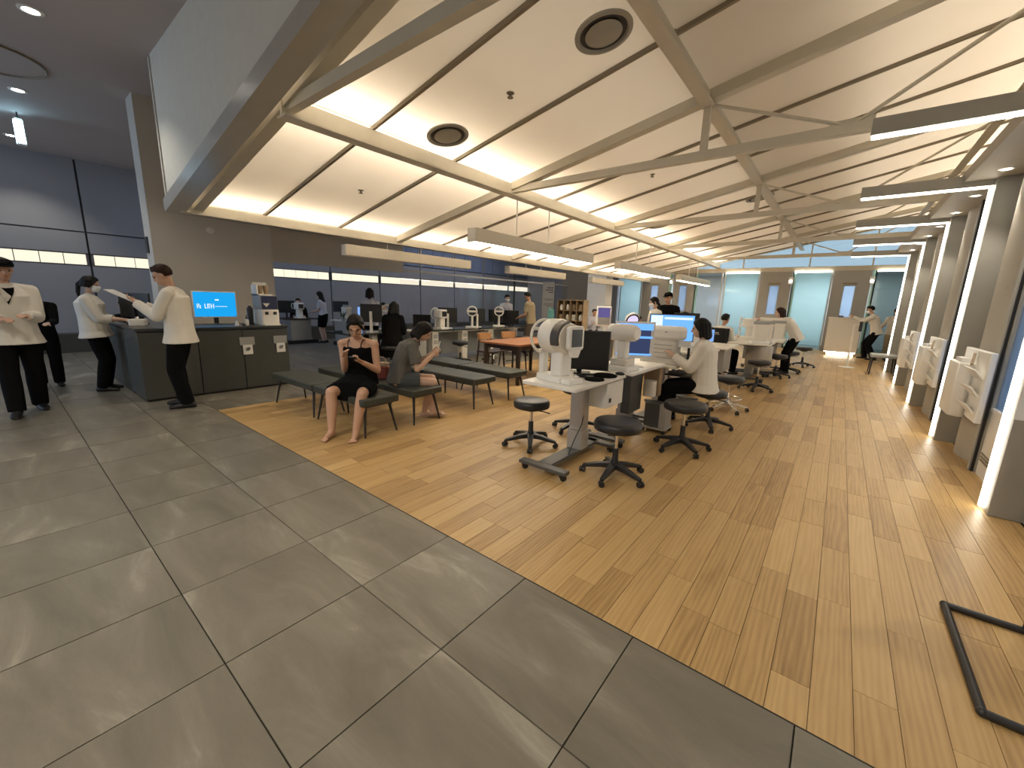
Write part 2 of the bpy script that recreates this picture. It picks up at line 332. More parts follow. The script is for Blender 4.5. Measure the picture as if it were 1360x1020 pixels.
# purlins
for nm, X, w_, h_, lab in (('purlin', X_L1, .15, .19, 'cream steel purlin carrying the low ends of the roof trusses'), ('purlin', X_L2, .13, .15, 'cream steel purlin above the short truss struts'), ('purlin', X_L3, .12, .12, 'cream steel purlin high above the downlight ledge')):
    p = MB().box(X-w_/2, X+w_/2, Y0+.1, YF+.05, zp(X)-h_-.02, zp(X)-h_+.0).box(X-.02, X+.02, Y0+.1, YF+.05, zp(X)-h_, zp(X)-.03)
    tag(p.build(nm, M['steel'], smooth=False), lab, 'beam', 'roof purlins')
e = MB().box(X_EAVE-.06, X_EAVE+.10, Y0-.02, YF, zp(X_EAVE)-.16, zp(X_EAVE)-.03).box(X_EAVE-.06, X_EAVE-.02, Y0-.02, YF, zp(X_EAVE)-.16, zp(X_EAVE)+.44)
tag(e.build('eave_beam', M['steel'], smooth=False), 'long cream eave beam along the low edge of the glowing ceiling', 'beam')
# trusses
def truss(y, label, full=True):
    t = thing('roof_truss', label, 'truss', (0, y, 0), 0, 'roof trusses')
    a, b = (X_EAVE, 0, zp(X_EAVE)-.075), (X_END, 0, zp(X_END)-.075)
    MB().bar(a, b, .12, .11).build('rafter', M['steel'], t, smooth=False)
    zc = 3.10
    MB().bar((X_L1-.02, 0, zc), (1.75, 0, zc), .08, .09).build('bottom_chord', M['steel'], t, smooth=False)
    MB().bar((X_L2, 0, zc), (X_L2, 0, zp(X_L2)-.1), .07, .07, (0,1,0)).build('strut', M['steel'], t, smooth=False)
    MB().tube([(X_L2+.05, 0, zp(X_L2)-.16), (-.25, 0, zc+.05)], .018, 6).build('diagonal_rod', M['steel'], t)
    MB().tube([(-.15, 0, zc+.05), (1.55, 0, zp(1.55)-.12)], .018, 6).build('diagonal_rod', M['steel'], t)
    MB().box(-.34, -.02, -.008, .008, zc-.02, zc+.09).build('gusset_plate', M['steel'], t, smooth=False)
    return t
for k in range(4): truss(5.18+3.6*k, '%s cream roof truss beyond the white gable fascia' % ORD[k])
truss(Y0+.17, 'cream roof truss close behind the white gable fascia')
# fascia over the lobby edge
vs = []
for y in (Y0-.12, Y0+.02):
    vs += [(X_EAVE, y, zp(X_EAVE)-.02), (X_END, y, zp(X_END)-.02), (X_END, y, 4.9), (X_EAVE, y, 4.9)]
tag(MB().add(vs, [(0,1,2,3),(4,5,6,7),(0,1,5,4),(1,2,6,5),(2,3,7,6),(3,0,4,7)]).build('gable_fascia', M['fascia'], smooth=False), 'white triangular gable fascia where the lobby meets the hall', 'fascia')
tag(MB().bar((X_EAVE-.05, Y0-.06, zp(X_EAVE)-.09), (X_END, Y0-.06, zp(X_END)-.09), .20, .16).build('fascia_beam', M['steelgrey'], smooth=False), 'sheeny grey steel beam under the white gable fascia', 'beam')
struct(MB().box(X_EAVE-.12, X_EAVE-.06, Y0-.12, YF, zp(X_EAVE)-.05, 4.9).build('wall_eave', M['wallw'], smooth=False))
# lobby and side zone ceiling
ZL = 4.28
lc = MB().box(-14.3, 2.2, -6.2, Y0-.1, ZL, ZL+.1).box(-14.3, X_EAVE-.1, Y0-.1, 19, ZL, ZL+.1).build('ceiling_lobby', M['dark'], smooth=False); struct(lc)
struct(MB().box(X_EAVE-.2, 2.2, Y0, 23, 4.95, 5.05).build('ceiling_roof', M['dark'], smooth=False))
# ------------------------------------------------------------------ walls
wl = MB().box(-14.3, -14.06, -6.2, 19.2, -.02, ZL+.1).build('wall_left', M['seam'], smooth=False); struct(wl)
posts = [-4.25+1.95*k for k in range(0, 13)]
for a, b in zip(posts[:-1], posts[1:]):
    for z0, z1 in ((.42, 1.955), (2.245, 2.70), (2.73, ZL)):
        if z0 == 2.73 and a > 6.5: continue
        MB().box(-14.06, -14.0, a+.02, b-.02, z0, z1).build('wall_panel', M['wallg'], wl, smooth=False)
    # strip of lit glass
    wn = MB().box(-14.05, -14.02, a+.02, b-.02, 1.965, 2.235).build('window_%d' % (posts.index(a)+1), M['seam'], smooth=False); struct(wn)
    n = 5; st = (b-a-.12)/n
    for k in range(n):
        MB().box(-14.03, -14.0, a+.06+k*st+.008, a+.06+(k+1)*st-.008, 1.985, 2.215).build('pane', M['strip'], wn, smooth=False)
for a, b in zip(posts[:-1], posts[1:]):
    if a > 6.5:
        wn = MB().box(-14.06, -14.0, a+.02, a+.1, 2.73, ZL).box(-14.06, -14.0, b-.1, b-.02, 2.73, ZL).build('window_%d' % (20+posts.index(a)), M['wallg'], smooth=False); struct(wn)
        for k in range(3):
            d = (b-a-.2)/3
            MB().box(-14.05, -14.02, a+.1+k*d+.01, a+.1+(k+1)*d-.01, 2.75, ZL-.02).build('curtain_panel', M['curtain'], wn, smooth=False)
struct(MB().box(-14.0, -13.55, -6, 19, 0, .42).build('trim_2', M['counter'], smooth=False))
# back wall of the lobby (behind the camera) with tall windows on its far side
wb = MB().box(-14.3, -14.0, -6.2, -5, 0, ZL).box(-7, 3, -5.2, -5, 0, ZL).box(-14.3, -7, -5.2, -5, 3.6, ZL).box(-14.3, -7, -5.2, -5, 0, .25).build('wall_back', M['wallw'], smooth=False); struct(wb)
for k in range(4):
    f = MB().box(-14+1.75*k, -13.92+1.75*k, -5.15, -5.05, .25, 3.6).build('window_%d' % (40+k), M['fin'], smooth=False); struct(f)
    MB().box(-13.92+1.75*k, -12.25+1.75*k, -5.11, -5.09, .25, 3.6).build('pane', M['glassclear'], f, smooth=False)
# end walls of the side zone
struct(MB().box(-14.2, -8.6, 18.9, 19.1, 0, ZL).build('wall_side_zone', M['wallg'], smooth=False))
# fin wall by the counter
cw = MB().box(-9.0, -8.6, 1.70, 3.45, 0, ZL).build('wall_counter', M['wallw'], smooth=False); struct(cw)
struct(MB().box(-9.1, -9.0, 3.3, 6.75, 2.08, ZL).build('wall_bulkhead', M['wallw'], smooth=False))
struct(MB().box(-9.9, -8.5, 15.95, 16.1, 0, ZL).build('wall_brown', M['brown'], smooth=False))
tag(MB().box(-8.5, -7.65, 15.7, 16.3, 0, ZL).build('column', M['white'], bev=.01), 'white square column beside the brown wall behind the bookshelf', 'column')
# glass partition in front of the side zone
gp = thing('glass_partition', 'long reflective glass partition behind the row of testing desks', 'partition', (-9.5, 7.0, 0))
for k in range(5):
    MB().box(-.012, .012, 1.75*k+.01, 1.75*k+1.74, .06, 2.15).build('pane', M['glasspart'], gp, smooth=False)
MB().box(-.03, .03, 0, 8.75, 2.15, 2.20).build('top_rail', M['steelgrey'], gp, smooth=False); MB().box(-.03, .03, 0, 8.75, 0, .06).build('bottom_rail', M['steelgrey'], gp, smooth=False)
MB().box(-.02, .02, 5.0, 5.05, 0, 2.6).build('post', M['black'], gp, smooth=False)
# ------------------------------------------------------------------ right wall
PY = [4.38+2.3*k-.0 for k in range(0, 5)]          # near faces of the pillars
wr = MB().box(1.42, 1.62, -6.2, 2.2, 0, 4.6).box(1.42, 1.62, 2.2, 14.2, 0, .6).box(1.42, 1.62, 2.2, 14.2, 2.6, 2.9).box(1.9, 2.1, 1.5, 19, 2.9, 4.95).box(1.75, 1.95, 14.2, 19, 0, 4.7)
struct(wr.build('wall_right', M['concrete'], smooth=False))
lg = MB().box(.83, 1.95, Y0+.2, 14.2, 2.86, 2.98)
struct(lg.build('ceiling_ledge', M['concrete'], smooth=False))
LABP = ['%s grey lit pillar counted from the lobby along the brochure wall' % q for q in ORD]
for i, y in enumerate(PY):
    p = MB().box(1.06, 1.42, y, y+.26, 0, 2.86)
    tag(p.build('pillar', M['pillar'], bev=.006), LABP[i], 'pillar', 'pillars along the brochure wall')
    t = thing('portal_lamp', '%s slim portal lamp with white glowing edge, counted from the lobby' % ORD[i], 'lamp', (0, y+.13, 0), 0, 'glowing portal lamps')
    MB().box(-.03, 1.06, -.05, .05, 2.80, 2.92).build('beam_housing', M['pillar'], t, smooth=False)
    MB().box(-.02, 1.05, -.03, .03, 2.785, 2.80).build('beam_diffuser', M['led'], t, smooth=False)
    MB().box(1.035, 1.06, -.02, .02, .02, 2.80).build('post_diffuser', M['led'], t, smooth=False)
bays = [2.34]+[y+.26 for y in PY]
for i in range(5):
    a = bays[i]; b = PY[i] if i < 5 else 14
    # curved light niche next to the pillar, jamb, then recessed blue window
    c0, c1 = b-1.02, b
    n = 14; prof = []
    for k in range(n+1):
        t = k/n; y = c0+(c1-c0)*t
        u = (t-.55)/.33; bulge = .075*max(0, math.cos(u*math.pi/2)) if abs(u) < 1 else 0
        prof.append((1.235-bulge, y))
    poly = prof + [(1.42, c1), (1.42, c0)]
    nt_ = MB().prism(poly, .0, 2.86).build('wall_niche_%d' % (i+1), M['concrete'], ang=60); struct(nt_)
    MB().box(1.19, 1.235, c0+.36, c0+.42, 1.7, 1.74).build('wall_plate', M['fin'], nt_, smooth=False)
    jm = MB().box(1.16, 1.42, c0-.07, c0, 0, 2.86).box(1.19, 1.42, c0-.12, c0-.07, 0, 2.86).build('trim_%d' % (i+3), M['pillar'], bev=.004); struct(jm)
    MB().box(1.17, 1.19, c0-.085, c0-.07, 0, 2.86).build('shadow_gap', M['black'], jm, smooth=False)
    wn = MB().box(1.20, 1.42, a, c0-.12, 0, .60).build('window_%d' % (50+i), M['white'], smooth=False); struct(wn)
    for k in range(3): MB().box(1.192, 1.20, a+.05, c0-.16, .14+.03*k, .155+.03*k).build('vent_slat', M['fin'], wn, smooth=False)
    MB().box(1.215, 1.225, a, c0-.12, .60, 2.6).build('pane', M['glassblue'], wn, smooth=False)
    MB().box(1.19, 1.42, a, c0-.12, .60, .63).build('sill', M['white'], wn, smooth=False)
    MB().box(1.20, 1.42, a, c0-.12, 2.6, 2.86).build('window_head', M['pillar'], wn, smooth=False)
# downlights in the ledge
def downlight(x, y, z, label, group, r=.045, power=9, ang=70):
    t = thing('downlight', label, 'light', (x, y, z), 0, group)
    MB().lathe([(r*.8,0),(r*1.35,0),(r*1.35,-.006),(r*.95,-.010),(r*.8,-.002)], 20).build('trim_ring', M['white'], t)
    MB().lathe([(0.001,-.004),(r*.8,-.004),(r*.8,-.001),(.001,-.001)], 16).build('lens', M['spot'], t)
    l = bpy.data.lights.new('downlight_beam', 'SPOT'); l.energy = power; l.spot_size = R(ang); l.spot_blend = .6; l.color = NEUT; l.shadow_soft_size = .03
    o = bpy.data.objects.new('beam', l); COL.objects.link(o); o.parent = t; o.location = (0, 0, -.02); o['kind'] = 'helper'
    return t
k = 0
for y in (3.2, 3.95, 5.25, 6.35, 7.55, 8.65, 9.85, 10.95, 12.15, 13.2):
    downlight(1.05, y, 2.86, 'small round downlight in the ledge, %s counted from the lobby' % ORD[k], 'downlights in the ledge', power=16); k += 1
# ------------------------------------------------------------------ far wall
fw = MB().box(-8.6, 1.75, YF-.05, YF+.15, 2.84, 3.0).build('wall_far', M['steel'], smooth=False); struct(fw)
zb = 3.0
segsG = [(-8.42,-7.36,'glassfrost'), (-5.05,-4.01,'glasspart'), (-3.93,-2.68,'glassfrost'), (-1.62,-.44,'glassfrost'), (.70,1.72,'glassdark')]
for i, (a, b, m_) in enumerate(segsG):
    f = MB().box(a, a+.04, YF-.04, YF+.04, 0, 2.84).box(b-.04, b, YF-.04, YF+.04, 0, 2.84).box(a+.04, b-.04, YF-.04, YF+.04, 0, .05).build('window_%d' % (60+i), M['steelgrey'], smooth=False); struct(f)
    MB().box(a+.04, b-.04, YF-.012, YF+.012, .05, 2.84).build('pane', M[m_], f, smooth=False)
    if m_ != 'glasspart': MB().box(a+.04, b-.04, YF-.10, YF-.06, 2.79, 2.83).build('head_light', M['led'], f, smooth=False)
for i, (a, b) in enumerate([(-7.33,-6.16), (-5.95,-5.07), (-2.66,-1.64), (-.42,.62)]):
    slx = (a+b)/2-.02
    d = MB().box(a, slx-.15, YF-.03, YF+.03, 0, 2.84).box(slx+.15, b, YF-.03, YF+.03, 0, 2.84).box(slx-.15, slx+.15, YF-.03, YF+.03, 0, 1.25).box(slx-.15, slx+.15, YF-.03, YF+.03, 2.32, 2.84).build('door_%d' % (i+1), M['doorgrey'], smooth=False); struct(d)
    MB().box(slx-.15, slx+.15, YF-.01, YF+.01, 1.25, 2.32).build('pane', M['glassblue'], d, smooth=False)
    MB().box(slx-.2, slx+.2, YF-.04, YF-.03, 2.37, 2.43).build('sign_plate', M['fin'], d, smooth=False)
    MB().box(b-.12, b-.09, YF-.08, YF-.03, .95, 1.25).build('handle', M['chrome'], d, smooth=False)
    e = MB().box(b+.02, b+.12, YF-.04, YF+.04, 0, 2.84).build('trim_%d' % (10+i), M['green'], smooth=False); struct(e)
for i, x in enumerate((-6.03, -1.66, .64)):
    t = thing('emergency_lamp', ['small white emergency lamp between the two grey doors near the column', 'small white emergency lamp above the grey door behind the bending woman', 'small white emergency lamp above the reception desk door'][i], 'lamp', (x, YF-.05, 2.5))
    MB().rrect(-.07, .07, -.09, 0, -.12, .12, .02).build('housing', M['white'], t); MB().sph((0, -.09, -.02), (.05,.03,.05), 10, 6).build('lens', M['led'], t)
# gable glazing
gx = [X_EAVE+.05, -5.2, -3.3, -1.15, .6, 1.75]
for i, (a, b) in enumerate(zip(gx[:-1], gx[1:])):
    za, zb_ = zp(a)+.05, zp(b)+.05
    f = MB().box(b-.04, b+.0, YF-.03, YF+.05, 3.0, zb_).build('window_%d' % (70+i), M['steel'], smooth=False); struct(f)
    if zb_ > 3.0:
        if za < 3.0: a = (3.0-4.10)/.2; za = 3.0
        vs = [(a, YF+q, 3.0) for q in (-.01,.01)] + [(b-.04, YF+q, 3.0) for q in (-.01,.01)] + [(b-.04, YF+q, zb_) for q in (-.01,.01)] + [(a, YF+q, za+.001) for q in (-.01,.01)]
        MB().add(vs, [(0,2,4,6),(7,5,3,1),(0,1,3,2),(2,3,5,4),(4,5,7,6),(6,7,1,0)]).build('pane', M['glassclear'], f, smooth=False)
        if b > -2: MB().box(a, b-.04, YF-.02, YF+.03, 3.42, 3.46).build('glazing_bar', M['steel'], f, smooth=False)
# rooms behind the far wall
br = MB().box(-8.7, 1.9, 21.6, 21.7, 0, 2.9).box(-8.7, 1.9, YF+.1, 21.7, 2.9, 2.98).build('wall_rooms', mat('cool_white_paint', (.70,.75,.77), .7), smooth=False); struct(br)
for x in (-7.0, -3.4, -.6):
    area('room_lamp', (x, 20.2, 2.85), 1.4, .5, 17, (.90, .96, 1))
area('room_lamp', (.9, 20.4, 2.85), .5, .4, 9, (.8, 1, .95))
area('side_zone_fill', (-11.8, 6.0, 4.2), 1.5, 7, 13, (.50, .66, 1))
area('side_zone_fill', (-8.3, 11.5, 4.2), .8, 6, 24, (1, .93, .84))
area('side_zone_fill', (-12, 13, 4.2), 1.5, 5, 20, (.72, .80, 1))  # fill light without a fitting, added to brighten the far side zone
# ------------------------------------------------------------------ pendants
def pendant(X, ya, yb, z0, label):
    t = thing('pendant_lamp', label, 'lamp', (X, (ya+yb)/2, z0), 0, 'long white linear pendants')
    L = (yb-ya)/2
    MB().box(-.085, .085, -L, L, .004, .19).build('housing', M['pendwhite'], t, bev=.004)
    MB().box(-.06, .06, -L+.03, L-.03, -.004, .004).build('diffuser', M['pend' if X > -6 else 'offwhite'], t, smooth=False)
    for y in (-L*.42, L*.1):
        MB().tube([(0, y, .19), (0, y, zp(X)-z0-(.06 if X > -6 else .12))], .010, 6).build('rod', M['white'], t)
for X, ya, yb, z, lab in ((-7.1, 4.05, 7.2, 2.16, 'white linear pendant hanging from the eave beam, closest to the counter'), (-4.18, 4.3, 7.75, 2.24, 'long white linear pendant over the wooden table, glowing underneath'),
    (-7.1, 8.65, 11.5, 2.17, 'white linear pendant under the eave beam, second from the counter'), (-4.18, 9.1, 12.6, 2.24, 'white linear pendant over the middle of the desk row, second under the purlin'),
    (-7.1, 13.3, 16.0, 2.17, 'white linear pendant under the eave beam in front of the white column'), (-4.18, 13.6, 17.3, 2.24, 'white linear pendant under the purlin close to the far glass wall')): pendant(X, ya, yb, z, lab)
# round ceiling diffusers
SL = math.atan(.2)
for (x, y, r), lab in zip([(-1.9,3.5,.24), (-3.82,3.52,.24), (-1.68,10.25,.26), (-3.67,10.1,.26), (-1.6,16.3,.26)], ['big round air vent in the ceiling above the stools nearest the lobby', 'round air vent in the glowing ceiling beside the low purlin, by the fascia', 'round air vent beside the strut of the second truss', 'round air vent above the second pendant row', 'small far round air vent by the gable glazing']):
    t = thing('ceiling_vent', lab, 'vent', (x, y, zp(x)-.001), 0, 'round ceiling vents'); t.rotation_euler = (0, -SL, 0)
    MB().lathe([(r,0),(r,-.012),(r*.86,-.02),(r*.80,0)], 32).build('outer_ring', M['pillar'], t)
    MB().lathe([(r*.80,0),(r*.80,-.003),(.001,-.003),(.001,0)], 32).build('throat', M['black'], t)
    MB().lathe([(.001,-.02),(r*.60,-.02),(r*.64,-.014),(r*.60,-.003),(.001,-.003)], 32).build('centre_disc', M['pillar'], t)
for (x, y), lab in zip([(-2.89,3.5), (-5.6,3.5), (-2.7,6.9)], ['small sprinkler between the two big ceiling vents', 'small sprinkler in the ceiling panel next to the eave', 'small sprinkler beyond the first roof truss']):
    t = thing('sprinkler', lab, 'sprinkler', (x, y, zp(x)), 0, 'ceiling sprinklers')
    MB().lathe([(.04,0),(.04,-.006),(.015,-.01),(.015,-.035),(.03,-.04),(.03,-.045),(.001,-.045)], 14).build('head', M['fin'], t)
# ------------------------------------------------------------------ lobby ceiling fittings
for k, x in enumerate((-7.1, -9.98, -12.97)):
    downlight(x, .68, ZL, '%s bright round spotlight in the dark lobby ceiling counted from the hall' % ORD[k], 'lobby ceiling spotlights', .075, 30, 110)
for k, (x, y) in enumerate(((-3.0,-1.3),(-.4,-1.3),(-3.0,-3.6),(-.4,-3.6))):
    downlight(x, y, ZL, '%s warm lobby spotlight above the stone tiles outside the view' % ORD[k], 'lobby ceiling spotlights over the tiles', .075, 95, 140)
t = thing('hanging_light_box', 'tall glowing blue-white hanging light box under the dark lobby ceiling', 'lamp', (-11.2, .70, ZL)); MB().box(-.01,.01,-.01,.01,-.105,0).build('rod', M['black'], t); MB().bc((0,0,-.31),(.11,.11,.40)).build('case', M['white'], t, bev=.01)
MB().bc((.0,-.057,-.31),(.09,.003,.36)).build('lit_panel', M['greenexit'], t); MB().bc((.057,0,-.31),(.003,.09,.36)).build('lit_panel', M['greenexit'], t); MB().bc((0,0,-.108),(.08,.08,.003)).build('lit_top', M['greenexit'], t)
tag(MB().torus((-8.9, .35, ZL-.012), .55, .012, 'Z').build('ceiling_ring', M['fin']), 'thin dark ring mounted on the dark lobby ceiling', 'ring')
t = thing('smoke_detector', 'small round detector on the pale wall above the blue screen', 'detector', (-8.6, 2.5, 2.47)); t.rotation_euler = (0, R(90), 0)
MB().lathe([(.06,0),(.06,.02),(.045,.035),(.001,.035)], 18).build('body', M['offwhite'], t); MB().torus((0,0,.03), .03, .004).build('ring', M['grey'], t)
tag(MB().rrect(-8.93, -8.8, 1.68, 1.70, 2.03, 2.28, .008).build('wall_sign', M['black'], bev=.003), 'small black sign on the narrow blue-lit end of the counter wall', 'sign')
# ------------------------------------------------------------------ service counter
t = thing('service_counter', 'charcoal L-shaped service counter with a dark top beside the pale wall', 'counter', (-7.35, 2.0, 0))
for ya, yb in ((-.90, -.28), (-.27, .27), (.28, .92)):
    MB().box(.36, .40, ya, yb, .03, .905).build('front_panel', M['counter'], t, bev=.003)
MB().box(-.40, .36, -.90, .92, .03, .905).build('carcass', M['counter'], t); MB().box(-.38, .37, -.88, .90, 0, .03).build('plinth', M['black'], t)
MB().box(-1.9, -.41, -.90, -.40, .0, .905).build('side_wing', M['counter'], t, bev=.004)
MB().rrect(-.42, .41, -.92, .94, .925, .96, .02).build('top', M['countertop'], t, bev=.003); MB().box(-1.92, -.43, -.92, -.38, .925, .96).build('top', M['countertop'], t, bev=.003)
MB().box(-.40, .385, -.9, .92, .905, .925).build('shadow_gap', M['black'], t)
for k, y in enumerate((2.33, 2.80)):
    lb = ('grey plate with a white card on the counter front under the small bottle', 'grey plate with a white card on the counter front under the coffee machine')[k]
    t = thing('notice_plate', lb, 'notice', (-6.946, y, .74), 0, 'notices on the counter front')
    MB().box(0, .006, -.10, .10, -.06, .06).build('plate', M['grey'], t, bev=.002); c = MB().box(.004, .009, -.065, .065, -.20, -.055).build('card', M['card'], t)
    MB().box(.009, .010, -.03, .02, -.15, -.10).box(.009, .010, -.005, .035, -.13, -.09).build('printed_mark', M['grey'], c, smooth=False)
Z = .96
t = thing('display_screen', 'wide bright blue display on the counter with white lettering', 'screen', (-7.62, 2.17, Z), R(-4))
MB().rrect(-.13, .13, -.16, .16, 0, .012, .02).build('foot', M['glassclear'], t); MB().box(-.05,-.03,-.03,.03,.012,.2).build('neck', M['black'], t)
MB().box(-.03, .0, -.285, .285, .10, .50).build('bezel', M['white'], t, bev=.006); s_ = MB().box(0, .003, -.27, .27, .115, .485).build('screen', M['bluescr'], t, smooth=False)
g = MB()
for a, b, z0, z1 in ((-.235,-.225,.24,.31),(-.215,-.205,.255,.31),(-.205,-.19,.24,.25),(-.195,-.187,.24,.29),(-.14,-.13,.24,.31),(-.13,-.11,.24,.25),(-.105,-.095,.24,.31),(-.10,-.07,.30,.31),(-.085,-.077,.24,.30),(-.062,-.052,.24,.31),(-.052,-.035,.27,.28),(-.03,-.02,.24,.31)): g.box(.003, .0045, a, b, z0, z1)
for k in range(9): g.box(.003, .0045, -.005+.018*k, .008+.018*k, .265, .275)
g.box(.003,.0045,0,.05,.36,.38); g.build('white_lettering', M['scrwhite'], s_, smooth=False)
t = thing('coffee_machine', 'white dispenser machine with a navy front at the end of the counter', 'machine', (-7.2, 2.74, Z), R(0))
MB().rrect(-.2, .14, -.13, .13, 0, .24, .03).build('body', M['white'], t, bev=.006); MB().rrect(-.2, .12, -.13, .13, .24, .46, .03).build('upper_body', M['grey'], t, bev=.006)
MB().box(.12, .128, -.115, .115, .25, .45).build('front_panel', M['navy'], t, bev=.003); MB().prism([(.0,.0),(.05,.06),(-.05,.06)], 0, .003).build('pink_triangle', M['card'], t, loc=(.1281,-.05,.28), rot=(R(90),0,R(90)))
for y in (-.06, .06): MB().box(.125, .16, y-.022, y+.022, .165, .21).build('spout', M['black'], t, bev=.003)
MB().rrect(.10, .2, -.12, .12, 0, .02, .02).build('drip_tray', M['white'], t)
t = thing('paper_box', 'white open box of cups standing on the dispenser machine', 'box', (-7.25, 2.72, Z+.46)); MB().box(-.12,.1,-.12,.1,0,.02).box(-.12,.1,-.12,-.1,0,.16).box(-.12,-.1,-.1,.1,0,.2).build('tray', M['white'], t, bev=.003)
for y in (-.04, .04): MB().lathe([(.03,.02),(.04,.15),(.036,.15),(.028,.03)], 14, (.02,y,0)).build('cup_stack', M['tan'], t)
t = thing('cup_tower', 'dark tower of cups beside the dispenser machine', 'dispenser', (-7.3, 2.53, Z)); MB().lathe([(.05,0),(.05,.02),(.038,.03),(.042,.25),(.03,.27),(.012,.3),(.001,.3)], 16).build('tube', M['black'], t); MB().sph((0,0,.3), .014).build('knob', M['card'], t)
t = thing('sanitizer_bottle', 'small white pump bottle on the counter next to the blue screen', 'bottle', (-7.15, 2.42, Z)); MB().lathe([(.028,0),(.03,.01),(.03,.085),(.012,.1),(.001,.1)], 14).build('body', M['white'], t)
MB().lathe([(.014,.1),(.014,.12),(.005,.122),(.005,.15),(.001,.15)], 10).bar((0,0,.15),(.035,0,.148),.01,.008).build('pump', M['black'], t)
t = thing('card_stand', 'little white card stand beside the screen foot on the counter', 'stand', (-7.2, 2.3, Z)); MB().prism([(-.02,0),(.03,0),(.0,.07)], -.025, .025).build('stand', M['white'], t, rot=(R(90),0,R(90)))
tag(MB().rrect(-7.13, -7.06, 2.5-.16, 2.58-.2, Z, Z+.02, .01).build('phone', M['black']), 'small black device lying flat on the counter by the pump bottle', 'device')
def monitor(t, w_, h_, zb, scr, tilt=0, frame='black', stand='black', depth=.03, y=0):
    """parts of a flat monitor facing local +Y"""
    MB().rrect(-.11, .11, -.09+y, .09+y, 0, .012, .03).build('foot', M[stand], t)
    MB().box(-.025, .025, -.05+y, -.02+y, .012, zb+h_*.6).build('neck', M[stand], t)
    MB().box(-w_/2, w_/2, -.02+y, depth-.02+y, zb, zb+h_).build('casing', M[frame], t, bev=.005)
    q = .040 if frame == 'white' else .012
    return MB().box(-w_/2+q, w_/2-q, depth-.02+y, depth-.017+y, zb+q, zb+h_-q).build('screen', M[scr], t, smooth=False)
t = thing('monitor', 'dark monitor seen from behind on the counter wing next to the standing man', 'monitor', (-8.0, 1.30, Z), face(-.5,.9)); monitor(t, .52, .34, .10, 'screen_off')
t = thing('receipt_printer', 'white rounded small printer on the counter between the man and the woman', 'printer', (-7.62, 1.24, Z), R(-20)); MB().rrect(-.1,.1,-.09,.09,0,.09,.03).build('body', M['offwhite'], t, bev=.01); MB().box(-.07,.07,-.01,.0,.09,.12).build('paper', M['card'], t); MB().box(-.08,.08,-.094,-.088,.02,.05).build('slot', M['black'], t)
t = thing('keyboard', 'dark keyboard on the counter wing in front of the woman', 'keyboard', (-8.62, 1.26, Z), R(5)); MB().rrect(-.2,.2,-.07,.07,0,.015,.01).build('base', M['black'], t)
for j in range(3): MB().box(-.18,.18,-.05+.035*j,-.025+.035*j,.015,.02).build('key_row', M['legdark'], t)
# ------------------------------------------------------------------ benches
def bench(x0, x1, y0, y1, label):
    t = thing('bench', label, 'bench', ((x0+x1)/2, (y0+y1)/2, 0), 0, 'low green-grey waiting benches')
    w_, d = (x1-x0)/2, (y1-y0)/2
    MB().rrect(-w_, w_, -d, d, .335, .415, .03).build('seat', M['bench'], t, bev=.014); MB().box(-w_+.06, w_-.06, -d+.05, d-.05, .315, .335).build('frame', M['legdark'], t)
    for sx in (-1, 1):
        for sy_ in (-1, 1):
            MB().tube([(sx*(w_-.09), sy_*(d-.08), .325), (sx*(w_-.03), sy_*(d-.03), .0)], [.017, .010], 8).build('leg', M['legdark'], t)
    return t
RY = [(2.21, 2.66), (2.84, 3.29), (3.84, 4.29), (4.58, 5.03)]
NB = ['front bench row', 'second bench row from the tiles', 'third bench row from the tiles', 'bench row nearest the wooden table']
for (a, b), n in zip(RY, NB):
    bench(-5.86, -4.76, a, b, 'green-grey bench, counter end of the '+n); bench(-4.72, -3.66, a, b, 'green-grey bench, instrument desk end of the '+n)
# ------------------------------------------------------------------ stools
def stool(x, y, rot, h, label, chromebase=False, rs=.185, cast=True):
    t = thing('stool', label, 'stool', (x, y, 0), rot, 'black swivel stools')
    MB().lathe([(.001,h-.085),(rs*.86,h-.085),(rs*.98,h-.075),(rs,h-.05),(rs,h-.03),(rs*.95,h-.008),(rs*.75,h),(.001,h+.002)], 32).build('seat', M['seat'], t, ang=60)
    MB().lathe([(.09,h-.085),(.09,h-.10),(.035,h-.125),(.001,h-.125)], 16).build('seat_plate', M['black'], t)
    MB().tube([(.04,0,h-.11),(.13,.02,h-.12),(.19,.03,h-.135)], .006, 6).build('lever', M['black'], t)
    MB().lathe([(.014,.14),(.014,h-.12)], 14).build('gas_lift', M['chrome'], t)
    bm_ = M['chrome'] if chromebase else M['black']
    MB().lathe([(.001,.09),(.034,.09),(.034,.13),(.026,.15),(.024,.25),(.015,.252),(.001,.252)], 16).build('column_cover', bm_, t)
    MB().lathe([(.001,.075),(.05,.075),(.055,.09),(.045,.125),(.001,.13)], 16).build('hub', bm_, t)
    for k in range(5):
        a = 2*math.pi*k/5; c, s_ = math.cos(a), math.sin(a); lr = .27
        lg_ = MB().rings([[(c*r-s_*u*w2, s_*r+c*u*w2, z+v) for u, v in ((-1,-hh),(1,-hh),(1,hh),(-1,hh))] for r, z, w2, hh in ((.03,.10,.032,.024),(.12,.092,.026,.020),(.22,.07,.020,.015),(lr,.062,.017,.011))]).build('leg', bm_, t, bev=.004)
        mb = MB()
        for q in (-.014, .014):
            mb.at((c*lr, s_*lr, .0), (0, 0, a+.7*k)); mb.rings([[(.024*math.cos(2*math.pi*i/12), q+dq, .025+.024*math.sin(2*math.pi*i/12)) for i in range(12)] for dq in (-.009,.009)])
        mb.box(-.012,.012,-.004,.004,.02,.062); mb.build('caster', M['black'], lg_)
    if chromebase: MB().torus((0,0,.19), .17, .008, n=28).build('foot_ring', M['chrome'], t)
    return t
stool(-2.327, 3.287, .3, .48, 'black stool on the bench side of the white tonometer desk')
